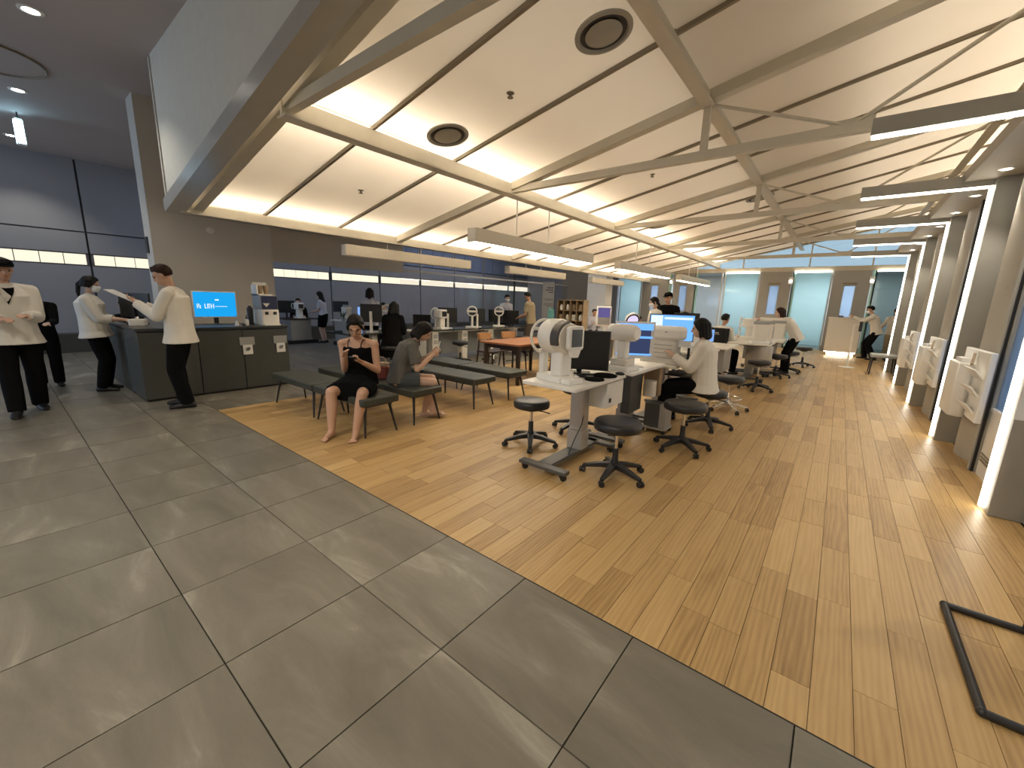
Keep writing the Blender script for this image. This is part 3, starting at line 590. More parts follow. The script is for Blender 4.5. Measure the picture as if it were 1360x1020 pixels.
stool(-2.22, 4.05, .8, .53, 'black stool mostly behind the silver column of the first desk')
stool(-1.33, 3.142, 1.0, .50, 'big black stool standing closest to the planks in front of the first desk', rs=.20)
stool(-1.10, 4.257, .5, .50, 'black stool in the aisle behind the woman in the white blouse', rs=.21)
stool(-1.10, 5.30, .1, .47, 'black stool the woman in the white blouse sits on')
stool(-1.10, 6.40, .4, .50, 'grey-black stool with a chrome star base and foot ring', True)
stool(-1.02, 8.43, .9, .55, 'black stool in the aisle beside the desk of the man in the black vest')
stool(-.94, 10.38, .2, .50, 'low black stool behind the stool with the tall gas lift')
stool(-.80, 11.45, .6, .50, 'black stool by the legs of the bending woman')
stool(-.62, 12.9, 1.1, .52, 'last black stool of the desk row toward the reception desk')
# ------------------------------------------------------------------ instrument desks of the middle row
def lift_desk(x0, x1, y0, y1, z, label, top='white', cable=True):
    t = thing('instrument_desk', label, 'desk', ((x0+x1)/2, (y0+y1)/2, 0), 0, 'height adjustable instrument desks')
    w_, d = (x1-x0)/2, (y1-y0)/2
    MB().rrect(-w_, w_, -d, d, z-.03, z, .03).build('tabletop', M[top], t, bev=.004)
    MB().rrect(-.07, .07, .02, .15, .27, z-.04, .015).build('upper_column', M['alu'], t); MB().rrect(-.08, .08, .01, .16, .085, .265, .015).build('lower_column', M['alu'], t); MB().box(-.06,.06,.03,.14,.262,.272).build('column_seam', M['black'], t)
    MB().box(-w_+.06, w_-.06, -d+.15, d-.15, z-.05, z-.03).build('bracket', M['black'], t)
    MB().box(-.065, .065, -d+.02, d-.06, .055, .085).build('base_beam', M['basegrey'], t, bev=.004)
    for yy in (-d-.02, d-.12):
        b = MB().box(-w_+.05, w_-.02, yy-.04, yy+.04, .055, .085).build('base_bar', M['basegrey'], t, bev=.004)
        for xx in (-w_+.09, w_-.06):
            mb = MB()
            for q in (-.014,.014): mb.at((xx, yy, 0), (0,0,.8)); mb.rings([[(.027*math.cos(2*math.pi*i/12), q+dq, .028+.027*math.sin(2*math.pi*i/12)) for i in range(12)] for dq in (-.009,.009)])
            mb.box(-.012,.012,-.005,.005,.03,.058).build('caster', M['black'], b)
    return t
t = lift_desk(-2.09, -1.55, 2.78, 3.78, .78, 'white instrument desk on a silver column carrying the round drum tonometer')
MB().box(.0, .25, .12, .48, .50, .735).build('power_box', M['white'], t, bev=.006); MB().box(.252, .256, .17, .21, .55, .59).build('socket', M['black'], t)
MB().tube([(.05,.1,.5),(.08,.0,.35),(.06,-.1,.2),(.07,-.2,.1)], .005, 6).build('cable', M['black'], t)
t = lift_desk(-2.10, -1.53, 3.86, 4.86, .78, 'white instrument desk holding the camera head with the lit monitor')
MB().box(.02, .12, -.1, .25, .25, .72).build('side_cabinet', M['basegrey'], t, bev=.006); MB().rrect(.14,.27,.2,.32,.42,.60,.03).build('cup_holder', M['offwhite'], t); MB().box(.08,.28,.38,.46,.4,.74).build('brown_bag', M['tan'], t, bev=.02)
t = lift_desk(-2.15, -1.45, 4.96, 6.0, .74, 'instrument desk with a dark shelf where the woman in the white blouse works', 'offwhite')
MB().box(.18, .5, -.35, .2, .60, .615).build('keyboard_tray', M['black'], t, bev=.004)
lift_desk(-2.15, -1.50, 6.5, 7.5, .76, 'pale instrument desk behind the grey stool with the chrome base', 'offwhite')
t = lift_desk(-2.2, -1.45, 7.75, 8.9, .76, 'pale wide instrument desk beside the man in the black vest', 'offwhite'); MB().box(-.28,.30,-.3,.3,.3,.70).build('cabinet', M['alu'], t, bev=.006)
t = lift_desk(-1.75, -1.0, 9.3, 10.35, .76, 'instrument desk with white modules in front of the man in the black vest', 'offwhite'); MB().lathe([(.22,.25),(.24,.3),(.24,.7),(.2,.71)], 20, (.15,.0,0)).build('drum_cabinet', M['alu'], t)
t = lift_desk(-1.85, -.9, 10.55, 11.7, .76, 'instrument desk the bending woman reaches over', 'offwhite'); MB().box(-.3,.3,-.3,.3,.3,.70).build('cabinet', M['grey'], t, bev=.006)
t = thing('computer_tower', 'grey computer trolley on casters beside the second instrument desk', 'computer', (-1.52, 4.70, 0), 0)
MB().box(-.12, .12, -.1, .1, .07, .34).build('case', M['basegrey'], t, bev=.008); MB().box(.06,.13,-.12,.12,.07,.35).build('side_panel', M['alu'], t, bev=.006); MB().rrect(-.15,.15,-.14,.14,.05,.07,.03).build('tray', M['alu'], t)
for sx in (-.12,.12):
    for sy_ in (-.11,.11): MB().at((sx,sy_,0)).rings([[(.024*math.cos(2*math.pi*i/12), q, .025+.024*math.sin(2*math.pi*i/12)) for i in range(12)] for q in (-.012,.012)]).build('caster', M['black'], t)
# first instrument: drum tonometer (patient side at -X)
ZT = .78
t = thing('drum_tonometer', 'white round-drum eye tester with a tilted small dark screen on the first desk', 'instrument', (-1.86, 3.02, ZT), R(-16)); t.scale = (.92, .96, .95)
MB().rrect(-.19, .15, -.12, .12, 0, .055, .015).build('base', M['white'], t, bev=.006); MB().rrect(.13, .25, -.10, .08, 0, .05, .02).build('joystick_base', M['white'], t, bev=.008)
MB().lathe([(.018,.05),(.014,.08),(.02,.1),(.02,.115),(.001,.118)], 14, (.19,-.02,0)).build('joystick', M['offwhite'], t)
MB().rrect(-.06, .10, -.07, .07, .055, .30, .03).build('pedestal', M['white'], t, bev=.008)
mb = MB(); mb.rings([[(x, .16*k_*math.cos(2*math.pi*i/32), .40+.16*k_*math.sin(2*math.pi*i/32)) for i in range(32)] for x, k_ in ((-.17,.82),(-.16,.93),(-.13,1),(.0,1.0),(.03,.96))]); mb.build('drum', M['white'], t, ang=50)
mb = MB(); mb.rings([[(x, .15*k_*math.cos(2*math.pi*i/28), .395+.15*k_*math.sin(2*math.pi*i/28)) for i in range(28)] for x, k_ in ((.02,1.0),(.09,.93),(.14,.86))]); mb.build('neck_housing', M['offwhite'], t, ang=50)
mb = MB(); mb.rings([[(x, r*math.cos(R(d)), .395+r*math.sin(R(d))) for r, d in [(.157,a_) for a_ in range(95,215,12)]+[(.135,a_) for a_ in range(203,94,-12)]] for x in (.03,.125)]); mb.build('smoked_window', M['smoke'], t, ang=60)
s_ = MB().rrect(-.085, .085, -.105, .105, 0, .05, .03).build('screen_frame', M['white'], t, bev=.006, loc=(.165,0,.405), rot=(R(90),0,R(90)))
MB().rrect(-.06, .06, -.075, .075, .05, .053, .006).build('screen', M['screen_off'], s_, smooth=False)
MB().prism([(-.06,-.10),(.06,-.10),(.03,-.17),(-.03,-.17)], 0, .05).build('lower_grip', M['white'], t, bev=.006, loc=(.165,0,.405), rot=(R(90),0,R(90)))
MB().torus((-.24, 0, .39), .155, .014, 'X', 35, 325, 28).build('head_arch', M['white'], t, rot=None)
MB().bar((-.24,-.13,.46),(-.24,.13,.46),.02,.03).build('forehead_rest', M['white'], t); MB().rrect(-.27,-.21,-.05,.05,.235,.265,.015).build('chin_rest', M['offwhite'], t); MB().rrect(-.27,-.20,-.035,.035,.0,.24,.015).build('chin_post', M['white'], t, bev=.005); MB().box(-.21,-.17,-.03,.03,0,.03).build('post_foot', M['white'], t)
t = thing('mint_holder', 'mint green plastic piece on top of the round drum tester', 'tool', (-2.0, 3.06, ZT+.53)); MB().lathe([(.022,0),(.03,.02),(.026,.075),(.001,.08)], 14).build('body', M['mint'], t); MB().torus((0,.0,.06), .035, .005, 'X', 0, 360, 16, 6).build('handle', M['mint'], t)
t = thing('monitor', 'large switched-off black monitor at the end of the first desk', 'monitor', (-1.93, 3.50, ZT), face(.45,-.9)); monitor(t, .56, .38, .035, 'screen_off')
t = thing('eye_cover_pad', 'round black eye cover pad lying near the edge of the first desk', 'pad', (-1.64, 3.27, ZT), 0); MB().lathe([(.001,0),(.085,0),(.09,.008),(.08,.018),(.001,.02)], 24).build('disc', M['cblack'], t); MB().bar((-.08,.02,.01),(-.2,.05,.012),.03,.015).build('grip', M['black'], t)
t = thing('eye_cover_pad', 'black folded eye mask pad by the monitor foot on the first desk', 'pad', (-1.66, 3.52, ZT+.0), .4); MB().lathe([(.001,0),(.11,0),(.115,.012),(.09,.022),(.001,.024)], 24).build('disc', M['cblack'], t); MB().bar((-.1,-.02,.012),(-.22,-.06,.012),.03,.015).build('grip', M['black'], t)
t = thing('mouse', 'small black mouse at the far corner of the first desk', 'mouse', (-1.59, 3.70, ZT), R(180)); MB().sph((0,0,.012),(.05,.03,.018)).build('body', M['black'], t); MB().tube([(-.05,0,.008),(-.12,.03,.005),(-.16,.08,.005)], .003, 5).build('cable', M['black'], t)
# second instrument: camera head and monitor
t = thing('fundus_camera', 'white rounded camera head on a stepped pedestal on the second desk', 'instrument', (-1.72, 4.03, ZT), R(-8))
MB().rrect(-.17, .14, -.13, .13, 0, .05, .02).build('base', M['white'], t, bev=.008); MB().rrect(-.10,.09,-.08,.08,.05,.12,.02).build('step', M['offwhite'], t, bev=.008); MB().rrect(-.05,.05,-.05,.05,.12,.30,.02).build('neck', M['white'], t, bev=.01)
mb = MB(); mb.rings([[(x, .095*k_*math.cos(2*math.pi*i/24), .385+.088*k_*math.sin(2*math.pi*i/24)) for i in range(24)] for x, k_ in ((-.17,.75),(-.155,.95),(-.1,1),(.07,1),(.12,.92),(.15,.7))]); mb.build('camera_head', M['white'], t, ang=50)
MB().tube([(-.2,-.09,.0),(-.17,-.09,.22),(-.15,-.06,.33)], .015, 8).build('side_arm', M['white'], t); MB().lathe([(.02,.05),(.014,.09),(.02,.11),(.001,.115)], 12, (.1,-.09,0)).build('joystick', M['offwhite'], t)
t = thing('monitor', 'white-framed lit monitor with dark window panels on the second desk', 'monitor', (-1.74, 4.36, ZT), face(.55,-.85))
s_ = monitor(t, .42, .40, .09, 'scrdark', frame='white', stand='offwhite'); [MB().box(-.19,.19,.0131,.0135,q,r).build('window_bar', M['bluescr2'], s_, smooth=False) for q, r in ((.40,.47),(.31,.335),(.125,.145))]
t = thing('oct_scanner', 'big ivory eye scanner with a rounded hood in front of the white blouse', 'instrument', (-1.64, 5.26, .74), R(0))
MB().rrect(-.30, .34, -.18, .18, 0, .07, .03).build('slab', M['offwhite'], t, bev=.01); MB().rrect(-.24,.12,-.14,.14,.07,.30,.06).build('body', M['offwhite'], t, bev=.02); MB().rrect(-.28,.18,-.17,.17,.29,.46,.12,6).build('hood', M['white'], t, bev=.045)
for z in (.13,.18,.23): MB().box(-.2,.08,-.143,-.139,z,z+.008).build('groove', M['grey'], t)
MB().rrect(.14,.30,-.1,.1,.22,.235,.02).build('chin_tray', M['white'], t); MB().tube([(.24,0,.07),(.24,0,.22)], .015, 8).build('chin_post', M['black'], t); MB().box(.14,.28,-.11,-.09,.235,.30).build('rest_guard', M['card'], t, bev=.004); MB().lathe([(.016,0),(.018,.012),(.001,.013)], 12, (.0,-.165,.39)).build('button', M['grey'], t)
t = thing('monitor', 'bright blue lit monitor behind the ivory hooded scanner', 'monitor', (-1.78, 5.72, .74), face(.35,-.93)); s_ = monitor(t, .58, .36, .24, 'bluescr2'); [m.build('window_panel', M['scrwhite'], s_, smooth=False) for m in (MB().box(.12,.27,.0131,.0135,.27,.58), MB().box(-.26,.1,.0131,.0135,.53,.56))]
# further instruments down the row
def module(x, y, z, kind, label, rot=0):
    t = thing('eye_instrument', label, 'instrument', (x, y, z), rot, 'white instruments along the desk row')
    MB().rrect(-.16,.16,-.12,.12,0,.05,.03).build('base', M['white'], t, bev=.008)
    if kind == 0:
        MB().rrect(-.07,.07,-.08,.08,.05,.26,.03).build('pedestal', M['white'], t, bev=.008); MB().rrect(-.15,.12,-.11,.11,.26,.46,.05).build('head', M['white'], t, bev=.02); MB().box(.12,.13,-.07,.07,.30,.42).build('screen', M['screen_off'], t)
        MB().torus((-.2,0,.36), .13, .012, 'X', 0, 360, 22, 6).build('head_arch', M['white'], t); MB().box(-.215,-.185,-.02,.02,.0,.24).build('arch_post', M['white'], t)
    elif kind == 1:
        MB().rrect(-.13,.13,-.10,.10,.05,.38,.03).build('body', M['offwhite'], t, bev=.01); MB().rrect(-.14,.14,-.05,.05,.38,.44,.03).build('cap', M['grey'], t, bev=.008)
        for q in (-.06,0,.06): MB().box(.128,.134,q-.02,q+.02,.1,.34).build('rib', M['alu'], t)
    else:
        MB().tube([(0,0,.05),(0,0,.30)], .03, 10).build('post', M['white'], t); MB().torus((0,0,.42), .12, .016, 'Y', 0, 360, 24, 8).build('ring', M['white'], t); MB().bar((-.11,0,.42),(.11,0,.42),.02,.05).build('brow_rest', M['white'], t); MB().rrect(-.05,.05,-.04,.04,.30,.325,.02).build('chin_rest', M['offwhite'], t)
    return t
module(-1.78, 6.95, .76, 0, 'white instrument on the desk behind the chrome-base stool')
module(-1.22, 9.55, .76, 1, 'ivory ribbed instrument body at the aisle side of the man in the black vest', R(20))
module(-1.18, 10.05, .76, 1, 'ribbed white unit just past the man in the black vest')
module(-1.05, 10.85, .76, 1, 'second ribbed white unit in front of the bending woman')
module(-1.62, 10.9, .76, 0, 'white headed instrument the bending woman holds', R(0))
t = thing('monitor', 'dark monitor standing up behind the black bob of the white-bloused woman', 'monitor', (-2.05, 7.35, .76), face(-.3,.95)); monitor(t, .4, .30, .28, 'screen_off', stand='white')
t = thing('monitor', 'small blue lit screen beside the bending woman', 'monitor', (-1.30, 11.35, .76), face(.6,-.8)); monitor(t, .32, .26, .10, 'bluescr2')
t = thing('monitor', 'little blue display low beside the black vest on the pale desk', 'monitor', (-1.85, 8.1, .76), face(.5,-.86)); monitor(t, .22, .24, .06, 'bluepaper')
# second instrument row beyond the wooden table
lift_desk(-4.1, -3.4, 7.4, 8.5, .78, 'wood-toned instrument desk carrying the ring lamp and the white tablet frame', 'chairwood')
lift_desk(-3.9, -3.2, 8.7, 9.8, .78, 'instrument desk behind the ring lamp where a dark head leans', 'offwhite')
t = thing('ring_lamp', 'tilted white ring lamp with a violet lens behind the first camera head', 'lamp', (-3.32, 8.05, .78)); MB().rrect(-.1,.1,-.08,.08,0,.03,.03).build('base', M['white'], t); MB().tube([(0,0,.03),(0,0,.25)], .02, 8).build('post', M['white'], t)
MB().lathe([(0.1368,0),(0.1512,.02),(0.144,.06),(0.108,.07),(0.001,.07)], 28).build('shell', M['white'], t, loc=(.05,-.03,.36), rot=(R(-66),0,R(42))); MB().lathe([(0.108,-.002),(0.1368,-.002),(0.1368,.01),(0.108,.01)], 28).build('black_ring', M['black'], t, loc=(.05,-.03,.36), rot=(R(-66),0,R(42)))
MB().lathe([(0.001,-.004),(0.108,-.004),(0.108,.004),(0.001,.004)], 28).build('lens', mat('violet_lens', (.45,.42,.60), .2, emis=(.6,.55,.9), es=.4), t, loc=(.05,-.03,.36), rot=(R(-66),0,R(42)))
t = thing('tablet_frame', 'white upright tablet frame showing a purple picture', 'tablet', (-3.78, 7.75, .78), face(.6,-.8)); MB().box(-.15,.15,-.015,.015,.22,.62).build('frame', M['white'], t, bev=.02); MB().box(-.12,.12,.015,.018,.40,.59).build('picture', M['purple'], t); MB().box(-.12,.12,.015,.018,.25,.40).build('grey_field', M['grey'], t)
for sx in (-.12,.12): MB().tube([(sx,0,.24),(sx,0,0)], .012, 6).build('leg', M['black'], t)
# ------------------------------------------------------------------ wooden table and chairs
t = thing('wooden_table', 'reddish brown wooden table with thick dark legs behind the benches', 'table', (-4.66, 6.3, 0)); MB().rrect(-.46,.46,-.80,.80,.685,.72,.02).build('tabletop', M['wood'], t, bev=.004); MB().box(-.38,.38,-.7,.7,.61,.685).build('apron', M['darkwood'], t)
for sx in (-1,1):
    for sy_ in (-1,1): MB().tube([(sx*.37,sy_*.7,.685),(sx*.39,sy_*.73,0)], [.05,.032], 8).build('leg', M['darkwood'], t)
def chair(x, y, rz, label):
    t = thing('wooden_chair', label, 'chair', (x,y,0), rz, 'wooden chairs around the table')
    MB().rrect(-.22,.22,-.21,.21,.43,.465,.05).build('seat', M['darkwood'], t, bev=.008)
    n = 10; vs = [[(.23*math.sin(R(-62+124*i/n)), -.02-.23*math.cos(R(-62+124*i/n))-d, z) for d, z in ((0,.66),(.025,.66),(.035,.80),(.01,.80))] for i in range(n+1)]
    MB().rings(vs).build('backrest', M['chairwood'], t, ang=60)
    for sx in (-1,1):
        MB().tube([(sx*.19,.18,.44),(sx*.21,.21,0)], [.02,.014], 8).build('leg', M['darkwood'], t); MB().tube([(sx*.20,-.14,.68),(sx*.19,-.17,.44),(sx*.21,-.22,0)], [.014,.019,.013], 8).build('leg', M['darkwood'], t)
    MB().tube([(-.2,0,.2),(.2,0,.2)], .009, 6).build('stretcher', M['darkwood'], t)
    return t
chair(-5.42, 6.15, face(1,.1), 'wooden chair with an orange curved back at the near end of the table')
chair(-5.4, 6.85, face(1,-.1), 'wooden chair with a dark seat farther along the table side')
chair(-4.72, 7.45, face(0,-1), 'wooden chair with an orange back beyond the table, half behind the drum tester')
chair(-3.95, 6.6, face(-1,0), 'dark seated wooden chair on the desk side of the table')
# ------------------------------------------------------------------ testing desks of the side zone
def sdesk(y0, y1, label):
    t = thing('testing_desk', label, 'desk', (-7.5, (y0+y1)/2, 0), 0, 'glass-topped testing desks'); d = (y1-y0)/2
    MB().rrect(-.35,.35,-d,d,.72,.745,.02).build('top', M['topglass'], t); MB().box(-.33,.33,-d+.02,d-.02,.70,.72).build('frame', M['offwhite'], t)
    MB().box(.12,.28,-.12,.06,.0,.70).build('pedestal', M['offwhite'], t, bev=.006); MB().box(-.28,-.2,-d+.05,d-.05,.1,.68).build('back_panel', M['grey'], t)
    for z in (.55,.42): MB().box(.281,.284,-.09,.03,z,z+.09).build('control_panel', M['alu'], t)
    return t
for (a, b), l in zip(((5.85,6.75),(6.8,7.7),(7.75,8.7),(8.75,9.8)), ('dark glass-topped testing desk next to the person in grey, with a dark monitor', 'dark glass-topped testing desk with two white pedestals opposite the orange chair', 'dark glass-topped testing desk beside the ring-shaped head rests', 'dark glass-topped testing desk in front of the masked assistant')): sdesk(a, b, l)
t = thing('desk_end_panel', 'tall grey-white cabinet at the bench end of the testing desks', 'cabinet', (-7.3, 5.66, 0)); MB().box(-.3,.3,-.14,.16,0,.73).build('carcass', M['grey'], t, bev=.006); MB().box(-.31,.31,-.15,.17,.73,.755).build('top', M['offwhite'], t); MB().box(.3,.306,-.1,-.02,.45,.6).build('door_handle', M['black'], t)
for k, (y, w_, h_, zb, f, lab) in enumerate(((6.15,.42,.30,.04,'black','low black monitor next to the head of the person in grey'), (6.95,.46,.36,.14,'black','black monitor with a white stand behind the white framed tester'), (8.0,.42,.34,.14,'black','black monitor with a white stand between the two ring head rests'), (8.75,.40,.34,.12,'black','black monitor past the second ring head rest'), (9.35,.56,.38,.06,'black','wide dark monitor in front of the masked assistant'))):
    t = thing('monitor', lab, 'monitor', (-7.55, y, .745), face(-.8,.6) if k in (1,2) else face(.55,-.83), 'black monitors on the testing desks'); monitor(t, w_, h_, zb, 'screen_off', frame=f, stand='white' if k in (1,2) else 'black')
for (x, y, kd, lab) in ((-7.35,6.55,0,'white framed tester beside the low black monitor'), (-7.3,7.55,2,'white ring head rest between the first two standing monitors'), (-7.3,8.6,2,'second white ring head rest along the testing desks'), (-7.6,5.25,2,'white ring head rest behind the figure all in black')):
    module(x, y, .745, kd, lab, face(.6,-.8) if kd == 2 else 0)
t = thing('corner_desk', 'dark glass corner desk on a white post behind the woman in the black dress', 'desk', (-7.55, 4.65, 0)); MB().rrect(-.5,.4,-.55,.45,.72,.745,.03).build('top', M['topglass'], t); MB().box(.18,.30,.0,.12,0,.72).build('post', M['offwhite'], t, bev=.005); MB().rrect(-.1,.35,-.2,.25,0,.04,.04).build('foot', M['basegrey'], t)
t = thing('monitor', 'black monitor on a white post seen from behind, over the corner desk', 'monitor', (-7.45, 4.78, .745), face(-.6,.8)); monitor(t, .44, .36, .20, 'screen_off', stand='white')
for k, (x, y) in enumerate(((-6.75, 6.6), (-6.6, 7.6), (-6.75, 9.0))): stool(x, y, .4*k, .52, ('black stool with a thin post in front of the first white pedestal', 'black stool with chrome legs tucked by the orange chair', 'black stool near the masked assistant')[k], k == 1)
# far back equipment in the blue side zone
t = thing('trolley_desk', 'white trolley desk far back against the blue-lit wall', 'desk', (-12.9, 5.75, 0)); MB().rrect(-.35,.35,-.5,.5,.72,.75,.03).build('top', M['darkwood'], t); MB().box(-.2,.2,-.3,.3,.1,.7).build('cabinet', M['alu'], t); MB().box(-.3,.3,-.45,.45,.0,.1).build('base', M['black'], t)
module(-12.75, 5.75, .75, 0, 'white tester on the far trolley desk')
t = thing('monitor', 'dark monitor on the far trolley desk by the blue wall', 'monitor', (-13.05, 5.5, .75), face(.8,-.5)); monitor(t, .5, .36, .15, 'screen_off')
t = thing('trolley_desk', 'pale trolley desk with a lit blue panel behind the woman in the black dress', 'desk', (-11.6, 6.75, 0)); MB().rrect(-.35,.35,-.5,.5,.72,.75,.03).build('top', M['offwhite'], t); MB().box(-.25,.25,-.4,.4,.1,.7).build('cabinet', M['alu'], t); MB().box(-.28,.28,-.45,.45,.0,.1).build('base', M['black'], t)
module(-11.5, 6.55, .75, 1, 'pale blue-lit instrument body far back near the dark-haired assistant')
t = thing('monitor', 'dark monitor behind the pale instrument far back', 'monitor', (-11.9, 6.6, .75), face(.7,-.7)); monitor(t, .45, .32, .22, 'screen_off')
t = thing('potted_plant', 'spiky potted plant on the pale trolley desk', 'plant', (-10.9, 6.11, .75)); MB().lathe([(.05,0),(.07,.1),(.06,.1),(.05,.08),(.001,.08)], 14).build('pot', M['grey'], t)
for k in range(9):
    a = k*2.4; MB().tube([(0,0,.08),(.05*math.cos(a),.05*math.sin(a),.2),(.11*math.cos(a),.11*math.sin(a),.26+.02*(k%3))], [.012,.009,.001], 5).build('leaf', M['leaf'], t)
tag(MB().rrect(-11.15,-10.6,6.0,6.22,.0,.75,.03).build('plinth_table', M['grey'], bev=.01), 'plain grey plinth under the spiky potted plant', 'plinth')
t = thing('lit_screen', 'glowing blue screen beside the dark-haired standing assistant', 'screen', (-11.3, 6.95, .75), face(.7,-.7)); monitor(t, .3, .3, .1, 'bluepaper')
# bookshelf and sign near the brown wall
t = thing('bookshelf', 'plywood shelf unit of open cubbies beside the brown wall', 'shelf', (-6.42, 11.0, 0))
for k in range(5): MB().box(-.45+.225*k-.01, -.45+.225*k+.01, -.15, .15, .0, 1.54).build('upright', M['shelf'], t)
for k in range(6): MB().box(-.44, .44, -.148, .148, .02+.30*k-.01, .02+.30*k+.01).build('shelf_board', M['shelf'], t)
MB().box(-.44,.44,.14,.15,.02,1.53).build('back', M['brown'], t)
for k, (i, j, c, kind) in enumerate(((0,4,'white','jar'),(1,4,'card','jar'),(2,4,'shelf','box'),(1,3,'white','jar'),(2,3,'card','box'),(3,4,'tan','box'),(3,3,'card','jar'),(0,3,'tan','box'))):
    x, z = -6.42-.34+.225*i, .03+.30*j
    L = '%s on the bookshelf, cubby %s along in row %s from the floor' % ('small pale pot' if kind == 'jar' else 'small pale box', ORD[i], ORD[j])
    if kind == 'jar': tag(MB().lathe([(.04,0),(.06,.05),(.05,.13),(.03,.16),(.035,.18),(.001,.18)], 14, (x, 10.94, z)).build('pot', M[c]), L, 'pot', 'objects on the bookshelf')
    else: tag(MB().rrect(x-.06, x+.06, 10.9, 11.0, z, z+.17, .01).build('box', M[c], bev=.004), L, 'box', 'objects on the bookshelf')
t = thing('sign_board', 'tall grey standing sign board with rows of small print near the shelves', 'sign', (-7.45, 11.2, 0), face(.55,-.83)); MB().box(-.19,.19,-.02,.02,.9,2.08).build('board', mat('sign_grey', (.34,.35,.36), .5), t, bev=.004); MB().box(-.21,-.19,-.02,.02,0,2.1).build('post', M['black'], t); MB().rrect(-.22,.22,-.15,.15,0,.015,.03).build('foot', M['black'], t)
g = MB()
for r_, (z, n, h_) in enumerate(((1.90,4,.035),(1.83,5,.03),(1.76,3,.03),(1.55,6,.014),(1.51,5,.014),(1.40,6,.014),(1.36,6,.014),(1.32,4,.014))):
    for c in range(n): g.box(-.15+.05*c, -.11+.05*c, .0205, .0215, z-h_/2, z+h_/2)
g.build('printed_lines', M['black'], t, smooth=False)
# ------------------------------------------------------------------ brochure racks on the wall
RK = ['white moulded brochure rack on the wall by the second pillar', 'white moulded brochure rack on the wall by the third pillar', 'white moulded brochure rack on the wall by the fourth pillar']
for i in range(3):
    y = PY[i+1]
    t = thing('brochure_rack', RK[i], 'rack', (1.16, y-.72, .42), 0, 'white brochure racks on the pillar wall')
    MB().rrect(-.06,-.015,-.46,.5,.05,.70,.01).build('back_board', M['white'], t, bev=.006)
    MB().prism([(-.17,.0),(-.17,.46),(-.05,.50),(-.05,-.02),(-.09,-.06)], .02, .56).build('pocket_box', M['white'], t, bev=.012)
    for k in range(3):
        z = .10+.165*k
        mb = MB(); mb.rings([[(-.055,-.38,z),(-.055-.07,-.38,z+.10),(-.055-.06,-.38,z+.11),(-.05,-.38,z+.025)],[(-.055,-.10,z),(-.055-.10,-.10,z+.11),(-.055-.09,-.10,z+.12),(-.05,-.10,z+.025)]]); mb.build('scoop', M['white'], t, bev=.004)
    MB().box(-.14,-.07,.1,.36,.56,.60).build('leaflet_stack', M['card'], t); MB().bar((-.1,-.1,.56),(-.08,-.02,.66),.02,.03).build('clip', M['tan'], t)
# ------------------------------------------------------------------ reception end
t = thing('reception_desk', 'pale reception desk with a glowing gap along its foot', 'desk', (.12, 17.3, 0)); MB().box(-.42,.42,-.35,.3,.14,1.22).build('body', M['offwhite'], t, bev=.008); MB().box(-.34,.36,-.28,.25,0,.14).build('plinth', M['offwhite'], t); MB().box(-.40,.40,-.34,-.30,.132,.14).build('foot_light', M['pend'], t); MB().box(-.44,.44,-.37,.32,1.22,1.25).build('top', M['white'], t, bev=.004)
for k, (x, l) in enumerate(((-.1,'small dark device on top of the reception desk'),(.25,'black telephone on top of the reception desk'))):
    t = thing('desk_device', l, 'device', (.1+x, 17.15, 1.25)); MB().rrect(-.07,.07,-.05,.05,0,.03,.02).build('base', M['black'], t); MB().bar((-.06,0,.045),(.06,0,.045),.03,.025).build('handset', M['wood' if k == 0 else 'black'], t)
t = thing('sanitizer_stand', 'thin white floor stand with a dark dispenser in front of the reception desk', 'stand', (.30, 13.85, 0)); MB().lathe([(.001,0),(.17,0),(.17,.012),(.02,.02),(.001,.02)], 24).build('base', M['white'], t); MB().tube([(0,0,.02),(0,0,1.12)], .018, 8).build('post', M['offwhite'], t); MB().box(0,.12,-.02,.02,1.10,1.13).build('arm', M['white'], t); MB().rrect(.1,.17,-.04,.04,.95,1.2,.015).build('dispenser', M['black'], t)
t = thing('wait_chair', 'grey padded chair with dark legs by the last brochure rack', 'chair', (.93, 13.1, 0)); MB().rrect(-.24,.24,-.3,.3,.40,.47,.04).build('seat', M['grey'], t, bev=.015)
for sx in (-1,1):
    for sy_ in (-1,1): MB().tube([(sx*.2,sy_*.25,.40),(sx*.22,sy_*.28,0)], [.018,.012], 8).build('leg', M['legdark'], t)
# ------------------------------------------------------------------ tubular stand at the lower corner
t = thing('floor_stand', 'black tubular sign stand on the planks in the near corner', 'stand', (.62, 2.07, 0))
for a, b in (((0,0),(0,.72)), ((0,.72),(.36,.72)), ((0,0),(.36,0)), ((.36,0),(.36,.72))): MB().tube([(*a,.0165),(*b,.0165)], .0165, 10).build('base_tube', M['black'], t)
for a in ((0,0),(0,.72),(.36,0)): MB().sph((*a,.0175), .0175, 10, 6).build('joint', M['black'], t)
MB().tube([(.27,.72,.0165),(.27,.72,1.25)], .0165, 10).build('post', M['black'], t); MB().box(.05,.5,.70,.71,1.0,1.6).build('sign_panel', M['white'], t)
